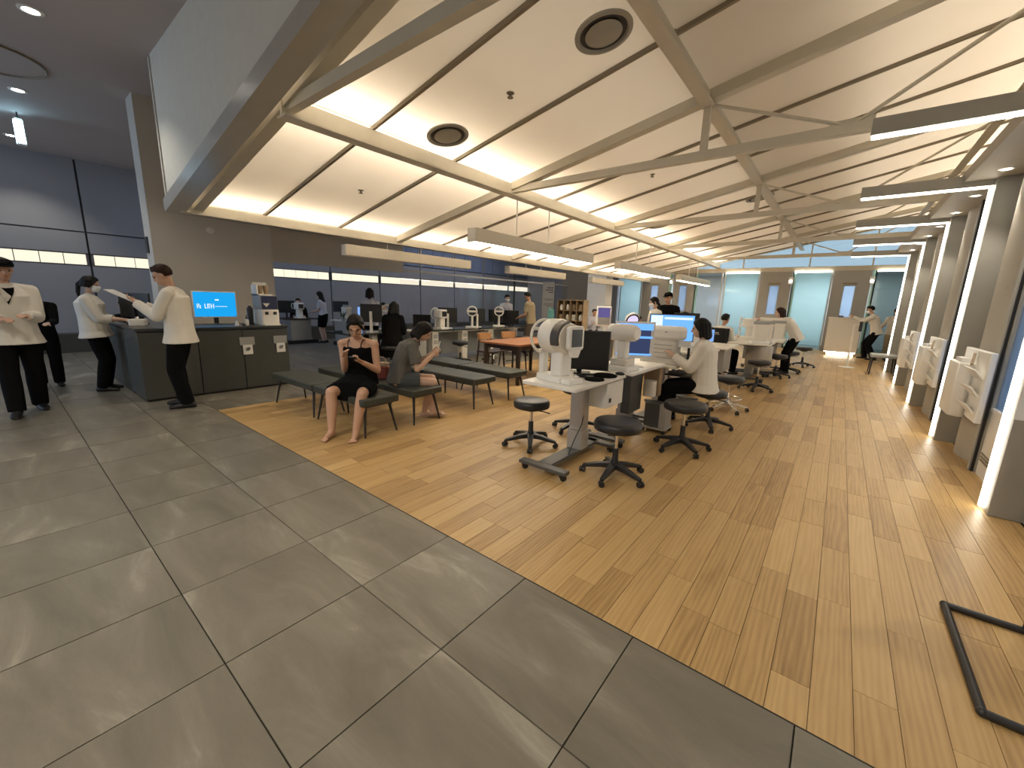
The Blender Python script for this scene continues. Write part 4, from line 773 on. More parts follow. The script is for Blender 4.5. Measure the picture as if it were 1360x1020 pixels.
# ------------------------------------------------------------------ people
def ik(a, b, l1, l2, pole):
    a = Vector(a); b = Vector(b); d = b-a; L = d.length; mx = (l1+l2)*.999
    if L > mx: b = a + d*(mx/L); d = b-a; L = mx
    d.normalize(); q = (l1*l1-l2*l2+L*L)/(2*L); h = math.sqrt(max(0, l1*l1-q*q))
    p = Vector(pole); p = (p-d*p.dot(d))
    p = p.normalized() if p.length > 1e-5 else Vector((0,1,0))
    return a + d*q + p*h, b
def loft(mb, secs, n=16):
    """secs: (centre, axis direction, side direction, rx, ry)"""
    rs = []
    for c, d, x, rx, ry in secs:
        c = Vector(c); d = Vector(d).normalized(); x = Vector(x); x = (x-d*x.dot(d)).normalized(); y = d.cross(x)
        rs.append([c + x*rx*math.cos(2*math.pi*k/n) + y*ry*math.sin(2*math.pi*k/n) for k in range(n)])
    return mb.rings(rs)
def skinned(mb, name, m, parent, vox, sm=4):
    o = mb.build(name, m, parent, smooth=False)
    r = o.modifiers.new('remesh', 'REMESH'); r.mode = 'VOXEL'; r.voxel_size = vox; r.use_smooth_shade = True
    s_ = o.modifiers.new('smooth', 'SMOOTH'); s_.factor = .5; s_.iterations = sm
    return o
def hand(mb, wrist, d, nrm, s, side, curl=.5):
    """palm, four unequal curled fingers, and a thumb leaving the side of the palm"""
    d = Vector(d).normalized(); nrm = Vector(nrm); nrm = (nrm-d*nrm.dot(d)).normalized(); x = d.cross(nrm)*side
    w0 = Vector(wrist); k = s
    loft(mb, [(w0-d*.01*k, d, x, .026*k, .019*k), (w0+d*.03*k, d, x, .036*k, .016*k), (w0+d*.075*k, d, x, .042*k, .014*k), (w0+d*.092*k, d, x, .038*k, .010*k)], 10)
    for i, (off, ln) in enumerate(((-.030, .066), (-.010, .076), (.011, .071), (.030, .055))):
        p = w0 + d*.085*k + x*off*k; dd = d.copy(); r = .0088*k
        for j, f in enumerate((.45, .32, .23)):
            dd = (dd*math.cos(curl*(.5+.25*j)) + nrm*math.sin(curl*(.5+.25*j))).normalized(); q = p + dd*ln*f*k
            mb.cap(p, q, r, r*.92, 8); p = q; r *= .92
    p = w0 + d*.025*k - x*.030*k; q = p + (d*.6 - x*.65 + nrm*.3).normalized()*.036*k; mb.cap(p, q, .012*k, .010*k, 8); mb.cap(q, q + (d*.85 - x*.1 + nrm*.45).normalized()*.030*k, .0098*k, .0085*k, 8)
def person(label, pos, fwd, H=1.70, hip=None, lean=(0,0), head=(0,0,0), hands=None, feet=None, female=False, skin='skin', hair=('short','hair'), top=None, bottom=None, shoes='shoe',
           mask=False, cap=None, glasses=False, near=1, shift=(0,0), elbow=None, knees=None, curl=.5, jacket=None, palm=None, build=1.0, hsc=1.0):
    """fwd: way the figure faces; hip: hip height; lean: low and high forward lean in degrees; head: nod, turn, tilt; hands/feet: (left, right) targets in the figure's own frame"""
    s = H/1.72; w_ = (.92 if female else 1.0)*build; sb = s*build
    t = thing('person', label, 'person', (pos[0], pos[1], 0), face(*fwd))
    hip = hip or .525*H; P = Vector((shift[0], shift[1], hip))
    dl = lambda a: Vector((0, math.sin(R(a)), math.cos(R(a))))
    d1, d2 = dl(lean[0]), dl(lean[1])
    C = P + d1*.155*H; N = C + d2*.150*H
    dn = dl(lean[1]*.9 + head[0]*.35); K = N + dn*.044*H
    hx = Matrix.Rotation(R(head[1]), 3, 'Z') @ Matrix.Rotation(R(head[2]), 3, 'Y') @ Matrix.Rotation(-R(head[0]+lean[1]*.35), 3, 'X')
    hf, hu, hr = hx @ Vector((0,1,0)), hx @ Vector((0,0,1)), hx @ Vector((1,0,0))
    hc = K + hu*.052*H + hf*.012*H
    X = Vector((1,0,0)); vox = {0: .0058, 1: .008, 2: .012}[near]
    sh = [N + X*(q*.103*H*w_) - d2*.036*H for q in (-1, 1)]
    hp = [P + X*(q*.052*H) - Vector((0,0,.01*H)) for q in (-1, 1)]
    la, lf, lt, ls = .168*H, .150*H, .243*H, .236*H
    if hands is None: hands = ((-.24*s, .04, hip-.06), (.24*s, .04, hip-.06))
    if feet is None: feet = ((-.10*s, 0), (.10*s, 0))
    ftd = []
    el, wr, kn, an = [], [], [], []
    for i in (0, 1):
        q = (-1, 1)[i]
        e, w2 = ik(sh[i], hands[i], la, lf, (elbow or ((-.28, -.6, -.9), (.28, -.6, -.9)))[i]); el.append(e); wr.append(w2)
        f = feet[i]; fx = Vector((f[0], f[1], .045*H if len(f) < 3 else f[2]))
        k_, a_ = ik(hp[i], fx, lt, ls, (knees or ((q*.12, 1, .15),)*2)[i]); kn.append(k_); an.append(a_)
    HW = .055*H
    s0 = s; s = s*hsc
    def headshape(mb):
        E_ = lambda o, r: Vector(hc) + hr*o[0]*s + hf*o[1]*s + hu*o[2]*s
        def ell(o, r, n=14):
            c = E_(o, r); old = mb.M; mm = Matrix((hr, hf, hu)).transposed().to_4x4(); mm.translation = c; mb.M = mm; mb.sph((0,0,0), tuple(q*s for q in r), n, 10); mb.M = old
        ell((0,-.012,.028), (.074,.092,.086)); ell((0,.020,-.038), (.058,.066,.078)); ell((0,.034,-.082), (.034,.040,.030)); ell((0,.088,-.022), (.012,.020,.022)); ell((0,.098,-.032), (.013,.011,.010), 8)
        ell((.074,-.008,-.012), (.009,.018,.030), 8); ell((-.074,-.008,-.012), (.009,.018,.030), 8); ell((0,.072,-.068), (.021,.014,.011), 8); ell((0,.080,.010), (.050,.012,.010), 8)
    # body: one continuous surface
    mb = MB(); headshape(mb); s = s0
    mb.cap(N-d2*.01*H, K+dn*.02*H, .046*s*w_, .042*s*w_, 12)
    wst = (.125 if female else .14)*build; hpw = (.172 if female else .165)*build
    loft(mb, [(P-d1*.06*H, d1, X, .11*s, .09*s), (P-d1*.01*H, d1, X, hpw*s, .115*s), (P+d1*.05*H, d1, X, (hpw-.01)*s, .105*s), (C-d1*.04*H, (d1+d2), X, wst*s, .092*s), (C+d2*.03*H, d2, X, (wst+.012)*s, .105*s), (C+d2*.085*H, d2, X, .160*s*w_, .112*s), (N-d2*.045*H, d2, X, .145*s*w_, .085*s), (N-d2*.006*H, d2, X, .085*s*w_, .06*s)])
    if female:
        for q in (-.06, .06): mb.sph(C + d2*.075*H + X*q*s + d2.cross(X)*-.0*s + Vector((0,.075*s*math.cos(R(lean[1])),-.075*s*math.sin(R(lean[1])))), (.055*s,.05*s,.05*s), 12, 8)
    for i in (0, 1):
        q = (-1, 1)[i]
        mb.cap(N-d2*.002*H, sh[i]+d2*.012*s, .040*s*w_, .040*s*w_, 10); mb.sph(sh[i], .050*s*w_, 12, 8); mb.cap(sh[i], el[i], .047*s*w_, .037*s*w_); mb.cap(el[i], el[i].lerp(wr[i], .35), .037*s*w_, .038*s*w_); mb.cap(el[i].lerp(wr[i], .35), wr[i], .038*s*w_, .025*s*w_)
        dr = (wr[i]-el[i]).normalized(); pn = Vector(palm[i]) if palm else (Vector((-q, .3, -.2)) if abs(dr.z) > .7 else Vector((-q*.4, 0, -1)))
        hand(mb, wr[i], dr, pn, s*.93, q if True else 1, curl)
        mb.cap(hp[i], hp[i].lerp(kn[i], .5), .086*sb, .068*sb, 12); mb.cap(hp[i].lerp(kn[i], .5), kn[i], .068*sb, .053*sb, 12)
        md = kn[i].lerp(an[i], .32) - (kn[i]-hp[i]).normalized()*.008*s; mb.cap(kn[i], md, .052*sb, .055*sb, 12); mb.cap(md, an[i], .055*sb, .034*sb, 12)
        fd = Vector(((q*.16), 1, 0)).normalized(); a0 = Vector((an[i].x, an[i].y, 0)); fz = an[i].z-.045*H
        if shoes in ('bare', 'sandal'):
            o_ = Vector((0,0,fz)); sd = fd.cross(Vector((0,0,1)))
            mb.cap(a0+o_-fd*.03*s+Vector((0,0,.035*s)), a0+o_+fd*.06*s+Vector((0,0,.04*s)), .030*s, .032*s); mb.cap(a0+o_+fd*.03*s+Vector((0,0,.045*s)), a0+o_+fd*.125*s+Vector((0,0,.022*s)), .034*s, .024*s)
            mb.cap(an[i], a0+o_+fd*.04*s+Vector((0,0,.05*s)), .034*s, .034*s)
            for j in range(5): mb.cap(a0+o_+fd*.12*s+sd*(.030-.015*j)*q*-s+Vector((0,0,.018*s)), a0+o_+fd*(.168-.007*j)*s+sd*(.034-.017*j)*q*-s+Vector((0,0,.014*s)), .013*s if j == 0 else .0105*s, .011*s if j == 0 else .009*s, 8)
    skinned(mb, 'body', M[skin], t, vox)
    # face
    s = s*hsc
    def fpos(o): return hc + (hr*o[0] + hf*o[1] + hu*o[2])*s0*hsc
    def fmat(o):
        mm = Matrix((hr, hf, hu)).transposed().to_4x4(); mm.translation = fpos(o); return mm
    for q in (-.031, .031):
        e = MB(); e.M = fmat((q, .075, -.004)); e.sph((0,0,0), (.0125*s,.006*s,.0065*s), 10, 6); e.build('eye', M['eye'], t)
        e = MB(); e.M = fmat((q, .080, .016)); e.sph((0,0,0), (.020*s,.005*s,.004*s), 10, 6); e.build('eyebrow', M['hair'], t)
    if not mask:
        e = MB(); e.M = fmat((0, .083, -.068)); e.sph((0,0,0), (.019*s,.006*s,.006*s), 10, 6); e.build('lips', M['lip'], t)
    else:
        e = MB(); e.M = fmat((0, .030, -.052)); n = 12
        rs = [[(.070*s*k2*math.cos(R(a)), (.004+.066*k3)*s*math.sin(R(a)), z*s) for a in [180*i/n for i in range(n+1)]] for z, k2, k3 in ((-.052,.62,.70),(-.03,.9,.98),(0,1.0,1.12),(.022,.98,1.18),(.040,.92,1.05))]
        m_ = len(rs[0]); vs = [p for r in rs for p in r]; e.add(vs, [(i*m_+k, i*m_+k+1, (i+1)*m_+k+1, (i+1)*m_+k) for i in range(4) for k in range(n)])
        o = e.build('face_mask', M['mask'], t, ang=80); sd = o.modifiers.new('solid', 'SOLIDIFY'); sd.thickness = .004
    if glasses:
        e = MB(); e.M = fmat((0, .090, -.006))
        for q in (-.033, .033): e.torus((q*s, 0, 0), .025*s, .0015*s, 'Y', 0, 360, 16, 6)
        for q in (-.060, .060): e.tube([(q*s, -.002, .004*s), (q*1.25*s, -.09*s, .006*s)], .0022*s, 5)
        e.build('glasses', M['legdark'], t)
    # hair
    kind, hm = hair
    e = MB(); e.M = fmat((0, -.012, .028)); n, m_ = 20, 12; vs, fs = [], []
    for i in range(m_+1):
        for k in range(n):
            th = math.pi*i/m_; a = 2*math.pi*k/n
            x, y, z = math.sin(th)*math.cos(a), math.sin(th)*math.sin(a), math.cos(th)
            low = -.55 if kind == 'short' else -.75
            lim = .42 if y > .55 else (.05 if y > .2 else (-.25 if y > -.1 else low))
            g = 1.13 if z > lim else .93
            vs.append((x*.074*s*g*1.02, y*.092*s*g, z*.088*s*g))
    for i in range(m_):
        for k in range(n): fs.append((i*n+k, i*n+(k+1) % n, (i+1)*n+(k+1) % n, (i+1)*n+k))
    e.add(vs, fs); e.M = Matrix()
    if kind in ('bob', 'long', 'ponytail', 'wild'):
        bot = {'bob': -.10, 'long': -.24, 'ponytail': -.035, 'wild': -.14}[kind]; g = {'wild': 1.12}.get(kind, 1)
        for a in range(150, 391, 24):
            y = -.012+.088*math.sin(R(a))*1.0; x = .084*math.cos(R(a))*g
            if y > .02: continue
            e.cap(fpos((x*.9, y*.9, .05)), fpos((x*1.04*g, y*1.02-.012*(kind == 'long'), bot)), .022*s, .020*s, 8)
        if kind != 'ponytail': e.cap(fpos((0,-.06,.02)), fpos((0,-.075,bot)), .07*s, .055*s, 12)
    if kind in ('bob','wild','low_tail','ponytail','long'):
        for q in (-1, 1): e.cap(fpos((q*.012,.060,.086)), fpos((q*.064,.042,.030)), .015*s, .015*s, 8); e.cap(fpos((q*.066,.042,.030)), fpos((q*.076,.010,-.03)), .016*s, .012*s, 8)
        e.cap(fpos((0,-.045,.062)), fpos((0,-.068,.02)), .052*s, .056*s, 10)
    if kind == 'ponytail':
        e.cap(fpos((0,-.095,.03)), fpos((0,-.13,-.03)), .026*s, .030*s); e.cap(fpos((0,-.13,-.03)), fpos((.0,-.125,-.14)), .030*s, .026*s); e.cap(fpos((0,-.125,-.14)), fpos((0,-.10,-.25)), .026*s, .010*s)
    if kind == 'low_tail':
        e.cap(fpos((0,-.09,-.03)), fpos((.0,-.115,-.07)), .03*s, .034*s); e.cap(fpos((0,-.115,-.07)), fpos((.01,-.12,-.17)), .034*s, .016*s)
    if kind == 'short': e.cap(fpos((-.03,.045,.098)), fpos((.035,.045,.098)), .02*s, .02*s, 8)
    if cap:
        pass
    skinned(e, 'hair', M[hm], t, max(.007, vox), 2)
    if cap:
        e = MB(); e.M = fmat((0, -.010, .052)); e.lathe([(.001,.066*s),(.04*s,.063*s),(.075*s,.045*s),(.089*s,.012*s),(.091*s,-.012*s),(.001,-.012*s)], 20)
        e.rrect(-.065*s, .065*s, .05*s, .150*s, -.010*s, -.002*s, .05*s); e.build('cap', M[cap], t)
    s = s0
    # clothes
    def garment(name, mat_, secs_top, sleeve, hem, off=.016, flare=0, neck=.0):
        g = MB(); o = off*s
        sc = []
        if hem < 0: sc += [(P + d1*hem*H, d1 if hip > .7*H*.525 else Vector((0,0,1)), X, (hpw+.008+flare)*s+o, (.125+flare*.7)*s+o)]
        sc += [(P-d1*.0*H, d1, X, hpw*s+o, .118*s+o), (P+d1*.05*H, d1, X, (hpw-.012)*s+o, .110*s+o), (C-d1*.03*H, d1+d2, X, (wst+.014)*s+o, .10*s+o), (C+d2*.03*H, d2, X, (wst+.022)*s+o, .110*s+o), (C+d2*.085*H, d2, X, .162*s*w_+o, .118*s+o)]
        if sleeve == 'none': sc += [(C+d2*.102*H, d2, X, .150*s*w_+o, .112*s+o)]
        if sleeve != 'none': sc += [(N-d2*.045*H, d2, X, .150*s*w_+o, .088*s+o), (N-d2*.008*H, d2, X, .10*s*w_+o*.6, .064*s+o*.6), (N+d2*.008*H, d2, X, .058*s, .054*s)]
        loft(g, sc)
        if female and sleeve != 'none' or (female and sleeve == 'none'):
            for q in (-.06, .06): g.sph(C + d2*.075*H + X*q*s + Vector((0,.078*s*math.cos(R(lean[1])),-.078*s*math.sin(R(lean[1])))), .058*s, 12, 8)
        if sleeve != 'none':
            for i in (0, 1):
                g.cap(N-d2*.008*H, sh[i]+d2*.010*s, .040*s*w_+o*.4, .044*s*w_+o*.5, 10); g.sph(sh[i], .052*s*w_+o*.5, 12, 8)
                e2 = el[i] if sleeve != 'short' else sh[i].lerp(el[i], .78)
                g.tube([sh[i], sh[i].lerp(e2, .5), e2], [.052*s*w_+o*.5, .052*s*w_+o*.6, (.046 if sleeve != 'short' else .056)*s*w_+o*.6], 12)
                if sleeve in ('long', 'threeq'):
                    w3 = wr[i] if sleeve == 'long' else el[i].lerp(wr[i], .55)
                    g.sph(el[i], .044*s*w_+o*.6, 10, 8); g.tube([el[i], el[i].lerp(w3, .5), w3 - (w3-el[i]).normalized()*.01], [.044*s*w_+o*.6, .042*s*w_+o*.5, .032*s*w_+o*.6], 12)
        return skinned(g, name, M[mat_], t, max(.008, vox), 4)
    def legs_garment(name, mat_, length, o=.021):
        g = MB(); o *= s
        loft(g, [(P-d1*.065*H, d1, X, .125*s, .105*s), (P-d1*.01*H, d1, X, hpw*s+o*.5, .118*s+o*.4), (P+d1*.055*H, d1, X, (hpw-.012)*s+o*.4, .108*s+o*.3)])
        for i in (0, 1):
            if length <= 1: 
                e2 = hp[i].lerp(kn[i], length); g.tube([hp[i], hp[i].lerp(e2, .5), e2], [.092*s+o, .088*s+o*1.4, .080*s+o*1.6], 14); continue
            g.tube([hp[i], hp[i].lerp(kn[i], .5), kn[i]], [.086*s+o*.5, .074*s+o, .058*s+o], 14); g.sph(kn[i], .058*s+o, 12, 8)
            g.tube([kn[i], kn[i].lerp(an[i], .35), an[i]-Vector((0,0,.02*s))], [.058*s+o, .060*s+o, .046*s+o*1.2], 14)
        return skinned(g, name, M[mat_], t, max(.009, vox), 4)
    if bottom:
        bk, bmx = bottom
        if bk == 'trousers': legs_garment('trousers', bmx, 2)
        elif bk == 'shorts': legs_garment('shorts', bmx, .62, .020)
        elif bk == 'skirt':
            g = MB(); kc = (kn[0]+kn[1])/2; pc = P; flare_ = .05 if near == 0 else 0
            loft(g, [(P+d1*.06*H, d1, X, .150*s, .115*s), (P+d1*.015*H, d1, X, .185*s, .145*s), (P.lerp(kc, .30), (pc-kc), X, (.215+flare_*.4)*s, .145*s), (P.lerp(kc, .86), (pc-kc), X, (.225+flare_*.8)*s, .112*s)])
            if near == 0: g.cap(P+Vector((.13*s,.02,-.03)), P.lerp(kc,.6)+Vector((.23*s,0,-.035)), .085*s, .055*s)
            skinned(g, 'skirt', M[bmx], t, max(.009, vox), 4)
    if top:
        o = garment(top[0], top[1], None, top[2], top[3], top[4] if len(top) > 4 else .016, top[5] if len(top) > 5 else 0)
    if jacket:  # dark tee showing in the open front of a jacket
        g = MB(); nf = Vector((0, math.cos(R(lean[1])), -math.sin(R(lean[1]))))
        a, b, c = N+d2*.004*H+nf*.060*s, C+d2*.035*H+nf*.140*s, 0
        p = [N-X*.062*s-d2*.008*H+nf*.050*s, N+X*.062*s-d2*.008*H+nf*.050*s, C+d2*.115*H+X*.055*s+nf*.126*s, b, C+d2*.115*H-X*.055*s+nf*.126*s]
        g.rings([[v-nf*.03*s for v in p], [v+nf*.014*s for v in p]]); g.build('tee_front', M[jacket], t)
    if shoes == 'shoe':
        for i in (0, 1):
            q = (-1, 1)[i]; fd = Vector((q*.16, 1, 0)).normalized(); a0 = Vector((an[i].x, an[i].y, max(0, an[i].z-.045*H))); e = MB()
            loft(e, [(a0-fd*.075*s+Vector((0,0,.035*s)), fd, (fd.y,-fd.x,0), .030*s, .033*s), (a0-fd*.03*s+Vector((0,0,.045*s)), fd, (fd.y,-fd.x,0), .040*s, .044*s), (a0+fd*.06*s+Vector((0,0,.038*s)), fd, (fd.y,-fd.x,0), .043*s, .037*s), (a0+fd*.13*s+Vector((0,0,.028*s)), fd, (fd.y,-fd.x,0), .045*s, .027*s), (a0+fd*.185*s+Vector((0,0,.022*s)), fd, (fd.y,-fd.x,0), .028*s, .020*s)], 12)
            e.build('shoe', M[shoes], t, ang=70)
    elif shoes == 'sandal':
        for i in (0, 1):
            q = (-1, 1)[i]; fd = Vector((q*.16, 1, 0)).normalized(); z = max(0, an[i].z-.045*H); a0 = Vector((an[i].x, an[i].y, z)); e = MB()
            loft(e, [(a0-fd*.08*s+Vector((0,0,.004)), fd, (fd.y,-fd.x,0), .03*s, .006), (a0+fd*.03*s+Vector((0,0,.004)), fd, (fd.y,-fd.x,0), .038*s, .006), (a0+fd*.13*s+Vector((0,0,.004)), fd, (fd.y,-fd.x,0), .045*s, .006), (a0+fd*.185*s+Vector((0,0,.004)), fd, (fd.y,-fd.x,0), .025*s, .006)], 12)
            b = e.build('sandal', M['sandal'], t); sd = Vector((fd.y,-fd.x,0))
            MB().tube([a0+fd*.10*s+sd*u*.044*s+Vector((0,0,.012+.040*s*math.cos(u*1.45))) for u in (-1,-.5,0,.5,1)], .009*s, 6).build('strap', M['sandal'], b)
    t['wrist'] = [*wr[1]]
    return t, wr, el
def held(t, p):   # world place of a point in a figure's frame
    c, s_ = math.cos(t.rotation_euler.z), math.sin(t.rotation_euler.z); return (t.location.x + c*p[0]-s_*p[1], t.location.y + s_*p[0]+c*p[1], p[2])
WJ = ('white_jacket', 'jacket', 'long', -.065, .030, .028)
# 1 walking man at the frame edge
t, wr, el = person('man in a dark cap, white jacket and black trousers walking on the stone tiles', (-7.28, .12), (.98, .0), 1.76, lean=(2,4), head=(8,10,0), hands=((-.10,.30,1.13), (.07,.30,1.10)), feet=((-.09,-.16),(.10,.16)), top=WJ, bottom=('trousers','cblack'), jacket='cblack', cap='cblack', near=1)
# 2 figure behind him
person('person in dark clothes mostly hidden behind the walking man in the white jacket', (-9.05, .40), (.98,-.1), 1.50, lean=(8,16), head=(25,0,0), hands=((-.1,.42,.95),(.14,.46,.98)), top=('shirt','cblack','long',-.04), bottom=('trousers','cblack'), near=2, skin='skin2')
# 3 assistant at the counter wing
person('woman with a long ponytail, white top and face mask standing at the counter wing', (-8.22, .87), (.32,.94), 1.63, lean=(-4,2), head=(10,0,0), hands=((-.05,.30,1.02),(.09,.33,1.02)), female=True, hair=('ponytail','hair'), mask=True, skin='skin2', top=('white_top','jacket','threeq',-.05,.05,.035), bottom=('trousers','cblack'), near=1)
# 4 man reading
tm, wrm, elm = person('man in a white jacket reading a paper in front of the charcoal counter', (-6.40, 1.42), (-.50,-.87), 1.78, lean=(0,6), head=(22,6,0), hands=((-.10,.36,1.30),(.06,.34,1.27)), hair=('short','hairb'), top=WJ, bottom=('trousers','cblack'), near=1, feet=((-.10,-.02),(.11,.08)), palm=((.6,0,.8),(-.6,0,.8)))
p = held(tm, (-.02, .47, 1.36)); tag(MB().at((0,0,0),(R(28),0,0)).box(-.11,.11,-.10,.17,-.004,.004).build('paper_sheet', M['card'], loc=p, rot=(0,0,tm.rotation_euler.z)), 'white sheet of paper held up by the man at the counter', 'paper')
# 5 seated in the dark behind the counter
person('dark-dressed masked person sitting behind the counter wing in the shadow', (-9.75, 1.45), (.9,-.2), 1.66, hip=.52, lean=(5,8), head=(5,0,0), hands=((-.15,.35,.72),(.15,.35,.72)), feet=((-.1,.42),(.1,.42)), mask=True, top=('shirt','cblack','long',-.02), bottom=('trousers','cblack'), near=2)
t = thing('stool', 'dark stool behind the counter wing under the masked person', 'stool', (-9.75, 1.40, 0)); MB().lathe([(.001,.36),(.18,.36),(.19,.40),(.001,.43)], 20).build('seat', M['seat'], t); MB().tube([(0,0,.36),(0,0,.04)], .03, 8).build('post', M['black'], t); MB().lathe([(.001,0),(.2,0),(.2,.02),(.03,.045),(.001,.045)], 20).build('base', M['black'], t)
# 6 woman in the black dress on the first bench
tw, wrw, elw = person('woman in a black strappy dress sitting on the front bench with a phone', (-4.13, 2.49), (.60,-.80), 1.68, build=1.12, hsc=1.08, hip=.485, lean=(2,10), head=(24,14,0), hands=((-.13,.27,.77),(.06,.25,.83)), feet=((-.11,.47),(.145,.47)), female=True, skin='skin', hair=('low_tail','hair'), glasses=True, top=('dress_top','cblack','none',-.0,.012), bottom=('skirt','cblack'), shoes='bare', near=0, knees=((-.25,1,.3),(.2,1,.3)), elbow=((-.3,-.6,-.8),(.3,-.6,-.8)), palm=((.3,.3,1),(-.3,-.3,-1)), curl=.6)
for q in (-1,1):
    b = MB(); c = [Vector((q*.070, .150, .905)), Vector((q*.072, .142, .945)), Vector((q*.076, .118, .975)), Vector((q*.080, .075, .992)), Vector((q*.080, .03, .98)), Vector((q*.075,-.005,.93))]
    b.tube(c, .0055, 6).build('dress_strap', M['cblack'], tw)
p = held(tw, (-.075, .345, .815)); ph = thing('phone', 'dark phone held flat by the woman in the black dress', 'phone', p, tw.rotation_euler.z); MB().at((0,0,0),(R(25),0,0)).rrect(-.037,.037,-.075,.075,-.004,.004,.012).build('case', M['black'], ph); MB().at((0,0,0),(R(25),0,0)).box(-.033,.033,-.069,.069,.0041,.005).build('screen', M['screen_off'], ph)
# 7 person in grey on the second bench
tg, wrg, elg = person('person in grey T-shirt and slate shorts bent over a white phone', (-4.11, 2.98), (.62,.78), 1.66, build=1.06, hip=.485, lean=(12,34), head=(26,-6,0), hands=((.06,.40,.80),(.17,.40,.79)), feet=((.10,.40,.10),(.03,.30)), female=True, skin='skin2', hair=('bob','hair'), top=('t_shirt','cgrey','short',-.02,.024), bottom=('shorts','cshort'), shoes='sandal', near=0, knees=((.22,1,.25),(.1,1,.4)), elbow=((-.3,-.5,-.8),(.3,-.5,-.8)), palm=((.9,0,.2),(-.9,0,.2)))
p = held(tg, (.115, .475, .88)); ph = thing('phone', 'white phone held upright in front of the person in grey', 'phone', p, tg.rotation_euler.z); MB().at((0,0,0),(R(75),0,0)).rrect(-.037,.037,-.075,.075,-.004,.004,.012).build('case', M['white'], ph); MB().at((0,0,0),(R(75),0,0)).rrect(-.014,.014,.035,.06,-.007,-.004,.006).build('camera_bump', M['black'], ph)
hb = thing('handbag', 'dark red and tan handbag standing on the bench behind the person in grey', 'bag', (-4.52, 3.02, .417), .5); hb.scale = (.85, .85, .9); MB().rrect(-.11,.11,-.06,.06,0,.19,.03).build('body', M['red'], hb, bev=.012); MB().rrect(-.10,.10,-.055,.055,.19,.24,.03).build('flap', M['tan'], hb, bev=.01); MB().torus((0,0,.24),.075,.008,'Y',0,180,16,6).build('handle', M['tan'], hb)
# 8.. side zone people
person('girl with long hair, pale top and dark skirt by the far trolley desk', (-12.5, 6.35), (-.6,-.5), 1.58, lean=(3,6), head=(12,0,0), hands=((-.08,.3,.95),(.1,.3,.95)), female=True, hair=('long','hair'), top=('pale_top','clav','short',.0), bottom=('skirt','cblack'), near=2, skin='skin2')
person('dark-haired person sitting at the far trolley desk by the blue-lit wall', (-13.45, 6.05), (.8,-.4), 1.66, hip=.56, lean=(4,8), hands=((-.15,.3,.8),(.15,.3,.8)), feet=((-.1,.4),(.1,.4)), top=('shirt','cblack','long',-.02), bottom=('trousers','cblack'), near=2)
person('dark-haired assistant in a pale blue top standing, back turned, at the corner desk', (-8.55, 5.45), (-.75,.66), 1.66, lean=(2,5), head=(10,0,0), hands=((-.12,.28,1.0),(.12,.28,1.0)), female=True, hair=('bob','hair'), top=('pale_top','clav','long',-.05), bottom=('trousers','cblack'), near=2, skin='skin2')
person('figure in loose black clothes with long black hair at the corner desk', (-7.05, 4.98), (-.45,.75), 1.66, hip=.60, lean=(6,12), head=(10,0,0), hands=((-.12,.3,.85),(.14,.3,.85)), feet=((-.12,.3),(.12,.3)), female=True, hair=('wild','hair'), top=('black_coat','cblack','long',-.20,.05,.06), bottom=('trousers','cblack'), near=1, skin='skin2')
stool(-7.02, 4.92, .6, .50, 'black stool under the figure in loose black clothes')
person('person whose dark head shows above the ring head rest far back', (-9.0, 6.15), (.6,-.7), 1.55, hip=.60, lean=(4,10), head=(5,0,0), hands=((-.15,.3,.9),(.15,.3,.9)), feet=((-.1,.35),(.1,.35)), top=('shirt','clav','long',-.02), bottom=('trousers','cblack'), near=2)
stool(-9.03, 6.18, .6, .48, 'black stool in front of the glass partition at its counter end')
person('masked assistant in a pale top behind the wide dark monitor', (-8.10, 9.85), (.62,-.30), 1.66, lean=(4,8), head=(8,0,0), hands=((-.05,.35,1.05),(.2,.38,1.1)), female=True, hair=('short','hair'), mask=True, skin='skin2', top=('pale_top','clav','long',-.05), bottom=('trousers','cblack'), near=2)
person('man in a tan shirt standing beside the masked assistant', (-6.95, 9.6), (-.85,-.15), 1.74, lean=(3,10), head=(18,0,0), hands=((-.12,.33,1.0),(.12,.33,1.0)), hair=('short','hair'), top=('tan_shirt','ctan','short',-.05,.02), bottom=('trousers','cbrown'), near=2)
person('dark-haired person bending by the white column beyond the tablet frame', (-6.55, 12.6), (.8,-.5), 1.62, hip=.52, lean=(6,10), hands=((-.15,.3,.8),(.15,.3,.8)), feet=((-.1,.4),(.1,.4)), top=('shirt','clav','long',-.02), bottom=('trousers','cblack'), near=2)
stool(-6.6, 12.63, .2, .42, 'dark stool in front of the white column')
# middle rows
twb, wrb, elb = person('woman with a black bob and white blouse sitting at the ivory hooded scanner', (-1.18, 5.24), (-.95,-.18), 1.66, hip=.545, lean=(4,10), head=(6,0,0), hands=((-.10,.36,.86),(.12,.34,.84)), feet=((-.14,.44),(.16,.36)), female=True, skin='skin2', hair=('bob','hair'), top=('white_blouse','jacket','long',-.055,.042,.03), bottom=('trousers','cblack'), near=0)
person('masked woman in a white top standing beyond the blue monitor', (-3.05, 8.75), (-.6,-.7), 1.64, lean=(3,8), head=(8,-10,0), hands=((-.10,.3,1.02),(.10,.3,1.02)), female=True, mask=True, hair=('low_tail','hair'), skin='skin2', top=('white_top','jacket','threeq',-.05,.02), bottom=('trousers','cblack'), near=2)
person('man in a black cap and black T-shirt behind the masked woman', (-3.02, 9.35), (.15,-.95), 1.76, lean=(2,5), head=(10,-20,0), cap='cblack', top=('t_shirt','cblack','short',-.05,.02), bottom=('trousers','cblack'), near=2)
